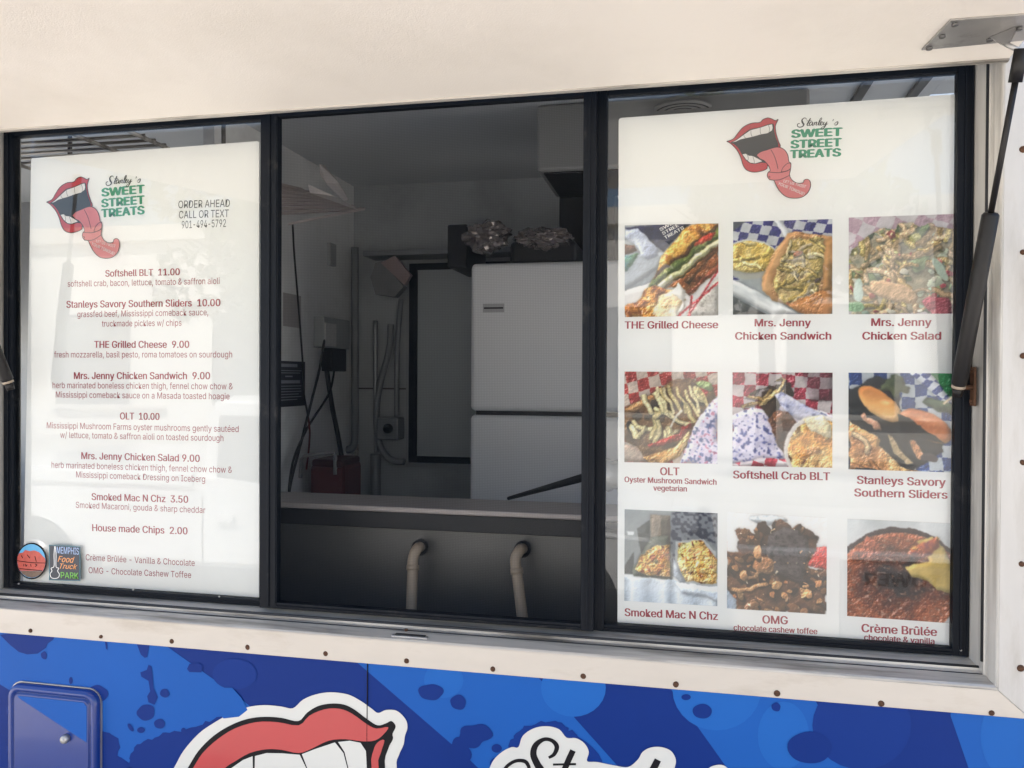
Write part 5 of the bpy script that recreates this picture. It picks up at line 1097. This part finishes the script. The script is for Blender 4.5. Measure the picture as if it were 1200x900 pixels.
# ------------------------------------------------------------------ serving counter behind the screen
def counter():
    y0 = .33; zr1 = P(500, 582, y0 + .05).z; zr0 = P(500, 601, y0).z; zb1 = zr0; zb0 = P(500, 622, y0).z
    C = thing("serving_counter", "stainless serving counter right behind the insect screen with two bent pipes", "counter", (-.4, y0, .78))
    def loc(o): o.data.transform(Matrix.Translation(-Vector(C.location))); o.parent = C; return o
    xl, xr = -1.40, .52
    # slope follows the counter top, seen from above
    TOP = mat("counter_top_steel", (.34, .31, .30), .45, .35, var=.1, vs=20, bump=.1, bs=200)
    bm = bmesh.new(); box_bm(bm, xl, xr, y0 - .005, y0 + .045, zr0 - .002, zr0 + .012, .003); o = loc(bmobj("top_rim", bm, TOP, None))
    zt = P(500, 581, y0 + .55).z
    loc(box("counter_top", xl, xr, y0 + .046, y0 + .19, zr0 - .004, zr0 + .008, TOP, None, .002))
    loc(box("dark_band", xl, xr, y0 + .004, y0 + .044, zb0, zr0 - .003, INT_DARK, None, .002))
    pn = loc(box("front_panel", xl, xr, y0 + .03, y0 + .045, .80, zb0 - .001, STAIND, None, .001))
    for (px, py, lx, ly) in ((493, 641, 482, 716), (613, 643, 613, 730)):
        c = P(px, py, y0 + .028); e = P(px - 4, py + 2, y0 - .035); f = P(px - 9, py + 14, y0 - .050); g_ = P(lx, ly, y0 - .075)
        pts = [Vector(p) for p in catmull([tuple(c), tuple(e), tuple(f), tuple(f + (g_ - f) * .4), tuple(g_ + (g_ - f) * 1.0)], 6)]
        loc(tube("drain_pipe", pts, .0125, PVC, None, 14)); loc(tube("pipe_collar", [c, c + Vector((0, -.012, 0))], .0195, RUBBER, None, 16))
        loc(tube("pipe_coupling", [f + (g_ - f) * .12, f + (g_ - f) * .22], .0145, PVC, None, 14))
    # black bar across the counter, in front of the fridge
    a = P(596, 584, .95); b = P(700, 555, .62)
    tag(tube("black_bar", [a, b], [.006, .013], INT_DARK, None, 8), "black tapering bar lying slanted on the counter in front of the refrigerator", "bar")
    # roll of foil wrapped goods seen in the strip beside the photo board
    c = P(716, 556, .55)
    bm = bmesh.new(); bmesh.ops.create_icosphere(bm, subdivisions=3, radius=1.0)
    for v in bm.verts:
        p = v.co.copy(); w = 1 + .12 * math.sin(9 * p.x + 4 * p.z); v.co = c + Vector((p.x * .06 * w, p.y * .06, p.z * .04 * w))
    tag(bmobj("plastic_bundle", bm, mat("white_film", (.65, .66, .66), .2, coat=1., bump=1., bs=50), None, True), "white film wrapped bundle on the counter beside the photo board", "bundle")
counter()

# ================================================================== WHAT STANDS BEHIND THE CAMERA (seen in the glass)
def street():
    WP = mat("white_car_paint", (.78, .78, .77), .25, var=.01, coat=.6); CG = mat("dark_car_glass", (.02, .025, .03), .06, coat=1.); TY = RUBBER
    v = 2 * (YW + .008)                      # mirror: real y = v - virtual y
    yv = 3.15; ys = v - yv                   # near side of the pickup
    xc = P(232, 520, yv).x; X = lambda px, py=500: P(px, py, yv).x; Z = lambda px, py: P(px, py, yv).z
    T_ = thing("pickup_truck", "white pickup truck parked opposite the serving window, seen mirrored in the glass", "pickup truck", (xc + .9, ys - .9, 0))
    def loc(o, par=T_): o.data.transform(Matrix.Translation(-Vector(T_.location))); o.parent = par; return o
    zr = Z(120, 547); zroof = Z(300, 464); zw1 = Z(270, 487); zw0 = Z(270, 583)
    L0 = xc - 2.0
    def side_prism(name, pts, ya, yb, m, bev=.0):
        bm = bmesh.new(); f = [bm.verts.new((x, ya, z)) for x, z in pts]; k = [bm.verts.new((x, yb, z)) for x, z in pts]; n = len(pts)
        bm.faces.new(f); bm.faces.new(k[::-1])
        for i in range(n): bm.faces.new((f[i], k[i], k[(i + 1) % n], f[(i + 1) % n]))
        bmesh.ops.recalc_face_normals(bm, faces=bm.faces)
        if bev: bmesh.ops.bevel(bm, geom=list(bm.edges), offset=bev, segments=3, affect='EDGES')
        return bmobj(name, bm, m, None)
    body = loc(side_prism("body", [(L0, .45), (L0, zr - .02), (xc, zr), (xc + 1.95, zw0 - .03), (xc + 2.9, zw0 - .12), (xc + 3.12, zw0 - .3), (xc + 3.15, .42)], ys, ys - 1.8, WP, .04))
    cab = loc(side_prism("cab", [(xc - .02, zr - .1), (xc + .02, zroof - .08), (xc + .15, zroof), (xc + 1.2, zroof), (xc + 1.95, zw0 - .05)], ys - .05, ys - 1.75, WP, .05))
    for x0, x1 in ((xc + .10, xc + .72), (xc + .80, xc + 1.55)):
        cut = 0 if x0 < xc + .5 else .35
        loc(side_prism("side_window", [(x0, zw0), (x0 + .03, zw1 + .0), (x1 - cut, zw1), (x1, zw0)], ys - .03, ys - .06, CG, .01))
        hx = x0 + .04; loc(box("door_handle", hx, hx + .13, ys - .001, ys + .03, Z(250, 612), Z(250, 600), WP, None, .01))
    loc(box("bed_rail", L0 + .02, xc - .03, ys - .10, ys + .02, zr - .12, zr - .02, WP, None, .015))
    loc(box("door_seam", xc + .76, xc + .768, ys - .002, ys + .004, .5, zw0, INT_DARK, None)); loc(box("door_seam", xc + .03, xc + .038, ys - .002, ys + .004, .5, zw0, INT_DARK, None))
    for wx in (L0 + .75, xc + 2.35):
        for wy in (ys - .02, ys - 1.55):
            w = loc(tube("wheel", [(wx, wy + .02, .36), (wx, wy - .2, .36)], .36, TY, None, 28)); rm = loc(tube("rim", [(wx, wy + .03, .36), (wx, wy - .02, .36)], .2, STEEL, None, 20)); rm.parent = w
    loc(box("bumper", xc + 3.13, xc + 3.28, ys - 1.75, ys - .05, .45, .68, INT_DARK, None, .03)); loc(box("headlight", xc + 3.0, xc + 3.16, ys - .35, ys + .01, .80, .95, mat("headlight_lens", (.6, .62, .64), .1, coat=1.), None, .02))
    # low grey barrier with a white cap rail reading TOWER
    yv2 = 3.6; yr = v - yv2; Q = lambda px, py: P(px, py, yv2)
    a = Q(985, 700); b = Q(1200, 700)
    B_ = thing("barrier_sign", "low grey street barrier board with a white cap rail", "barrier", (a.x + .4, yr, 0))
    def locb(o): o.data.transform(Matrix.Translation(-Vector(B_.location))); o.parent = B_; return o
    z1 = Q(1050, 658).z
    locb(box("panel", a.x, b.x, yr - .05, yr, .04, z1, mat("barrier_grey", (.16, .17, .18), .6, var=.1), None, .005)); locb(box("cap_rail", a.x - .6, b.x, yr - .07, yr + .02, z1 + .001, Q(1050, 649).z, WP, None, .01))
    for x in (a.x + .03, b.x - .08): locb(box("leg", x, x + .05, yr - .2, yr - .055, 0, z1, WP, None))
    A = Vector((Q(1103, 690).x, yr + .003, Q(1103, 690).z)); Bp = Vector((Q(1012, 690).x, yr + .003, Q(1103, 690).z))
    t = lettering("TOWER", A, Bp, .075, (0, 1, 0), DBLACK, None, .03); locb(t)
    # brick shop and trees across the street
    bt = thing("shop_building", "long pale rendered shop building across the street", "building", (0, -17, 0))
    BR = mat("pale_render", (.68, .65, .60), .85, var=.06, vs=2); 
    o = box("wall", -28, 30, -24, -17, 0, 5.2, BR, None); o.data.transform(Matrix.Translation((0, 17, 0))); o.parent = bt
    o = box("parapet", -28.2, 30.2, -24.2, -16.8, 5.201, 5.6, mat("parapet_stone", (.55, .52, .47), .8), None); o.data.transform(Matrix.Translation((0, 17, 0))); o.parent = bt
    for i in range(12):
        x = -26 + i * 4.7; o = box("shop_window", x, x + 2.2, -16.99, -16.93, .9, 3.3, CG, None); o.data.transform(Matrix.Translation((0, 17, 0))); o.parent = bt
        o = box("window_sill", x - .1, x + 3.3, -16.99, -16.85, .78, .89, mat("parapet_stone", (.55, .52, .47), .8), None); o.data.transform(Matrix.Translation((0, 17, 0))); o.parent = bt
def street_trees():
    BK = mat("tree_bark", (.16, .12, .09), .9, var=.3, vs=12, bump=1., bs=30); LF = mat("tree_leaves", (.065, .10, .030), .6, var=.45, vs=3)
    for k, (x, y, h, w, lbl) in enumerate([(-6.5, -10.5, 5.4, 2.3, "broad leafy street tree at the left end of the far pavement"), (1.2, -11.2, 6.2, 2.0, "tall leafy street tree in the middle of the far pavement"), (7.8, -10.8, 5.0, 2.5, "low spreading street tree at the right end of the far pavement")]):
        T_ = thing("street_tree", lbl, "tree", (x, y, .13), "trees on the far pavement"); rnd = random.Random(k)
        bm = bmesh.new(); tube_bm(bm, [(0, 0, -.1), (.05, 0, h * .25), (-.04, .03, h * .5), (0, 0, h * .8)], [.17, .13, .09, .03], 10)
        for i in range(7):
            a = rnd.uniform(0, 6.3); z = h * rnd.uniform(.35, .6); tube_bm(bm, [(0, 0, z), (math.cos(a) * w * .35, math.sin(a) * w * .35, z + h * .14), (math.cos(a) * w * .7, math.sin(a) * w * .7, z + h * .22)], [.06, .04, .012], 6)
        bmobj("trunk", bm, BK, T_, True)
        R = np.random.RandomState(k); V = []; F = []; cl = [(R.uniform(-w, w) * .65, R.uniform(-w, w) * .65, h * R.uniform(.5, .95), R.uniform(.4, .9)) for _ in range(16)]
        for cx, cy, cz, cr in cl:
            d = R.normal(size=(260, 3)); d /= np.linalg.norm(d, axis=1)[:, None]; p = d * cr * R.uniform(.35, 1, (260, 1)) ** .5 * np.array([1, 1, .75]) + np.array([cx, cy, cz])
            for q in p:
                a = R.normal(size=3) * .07; b_ = R.normal(size=3) * .05; n = len(V); V += [q - a, q + b_, q + a, q - b_]; F.append((n, n + 1, n + 2, n + 3))
        o = meshobj("crown", V, F, LF, T_)
street(); street_trees()

# set world-space children under offset empties correctly
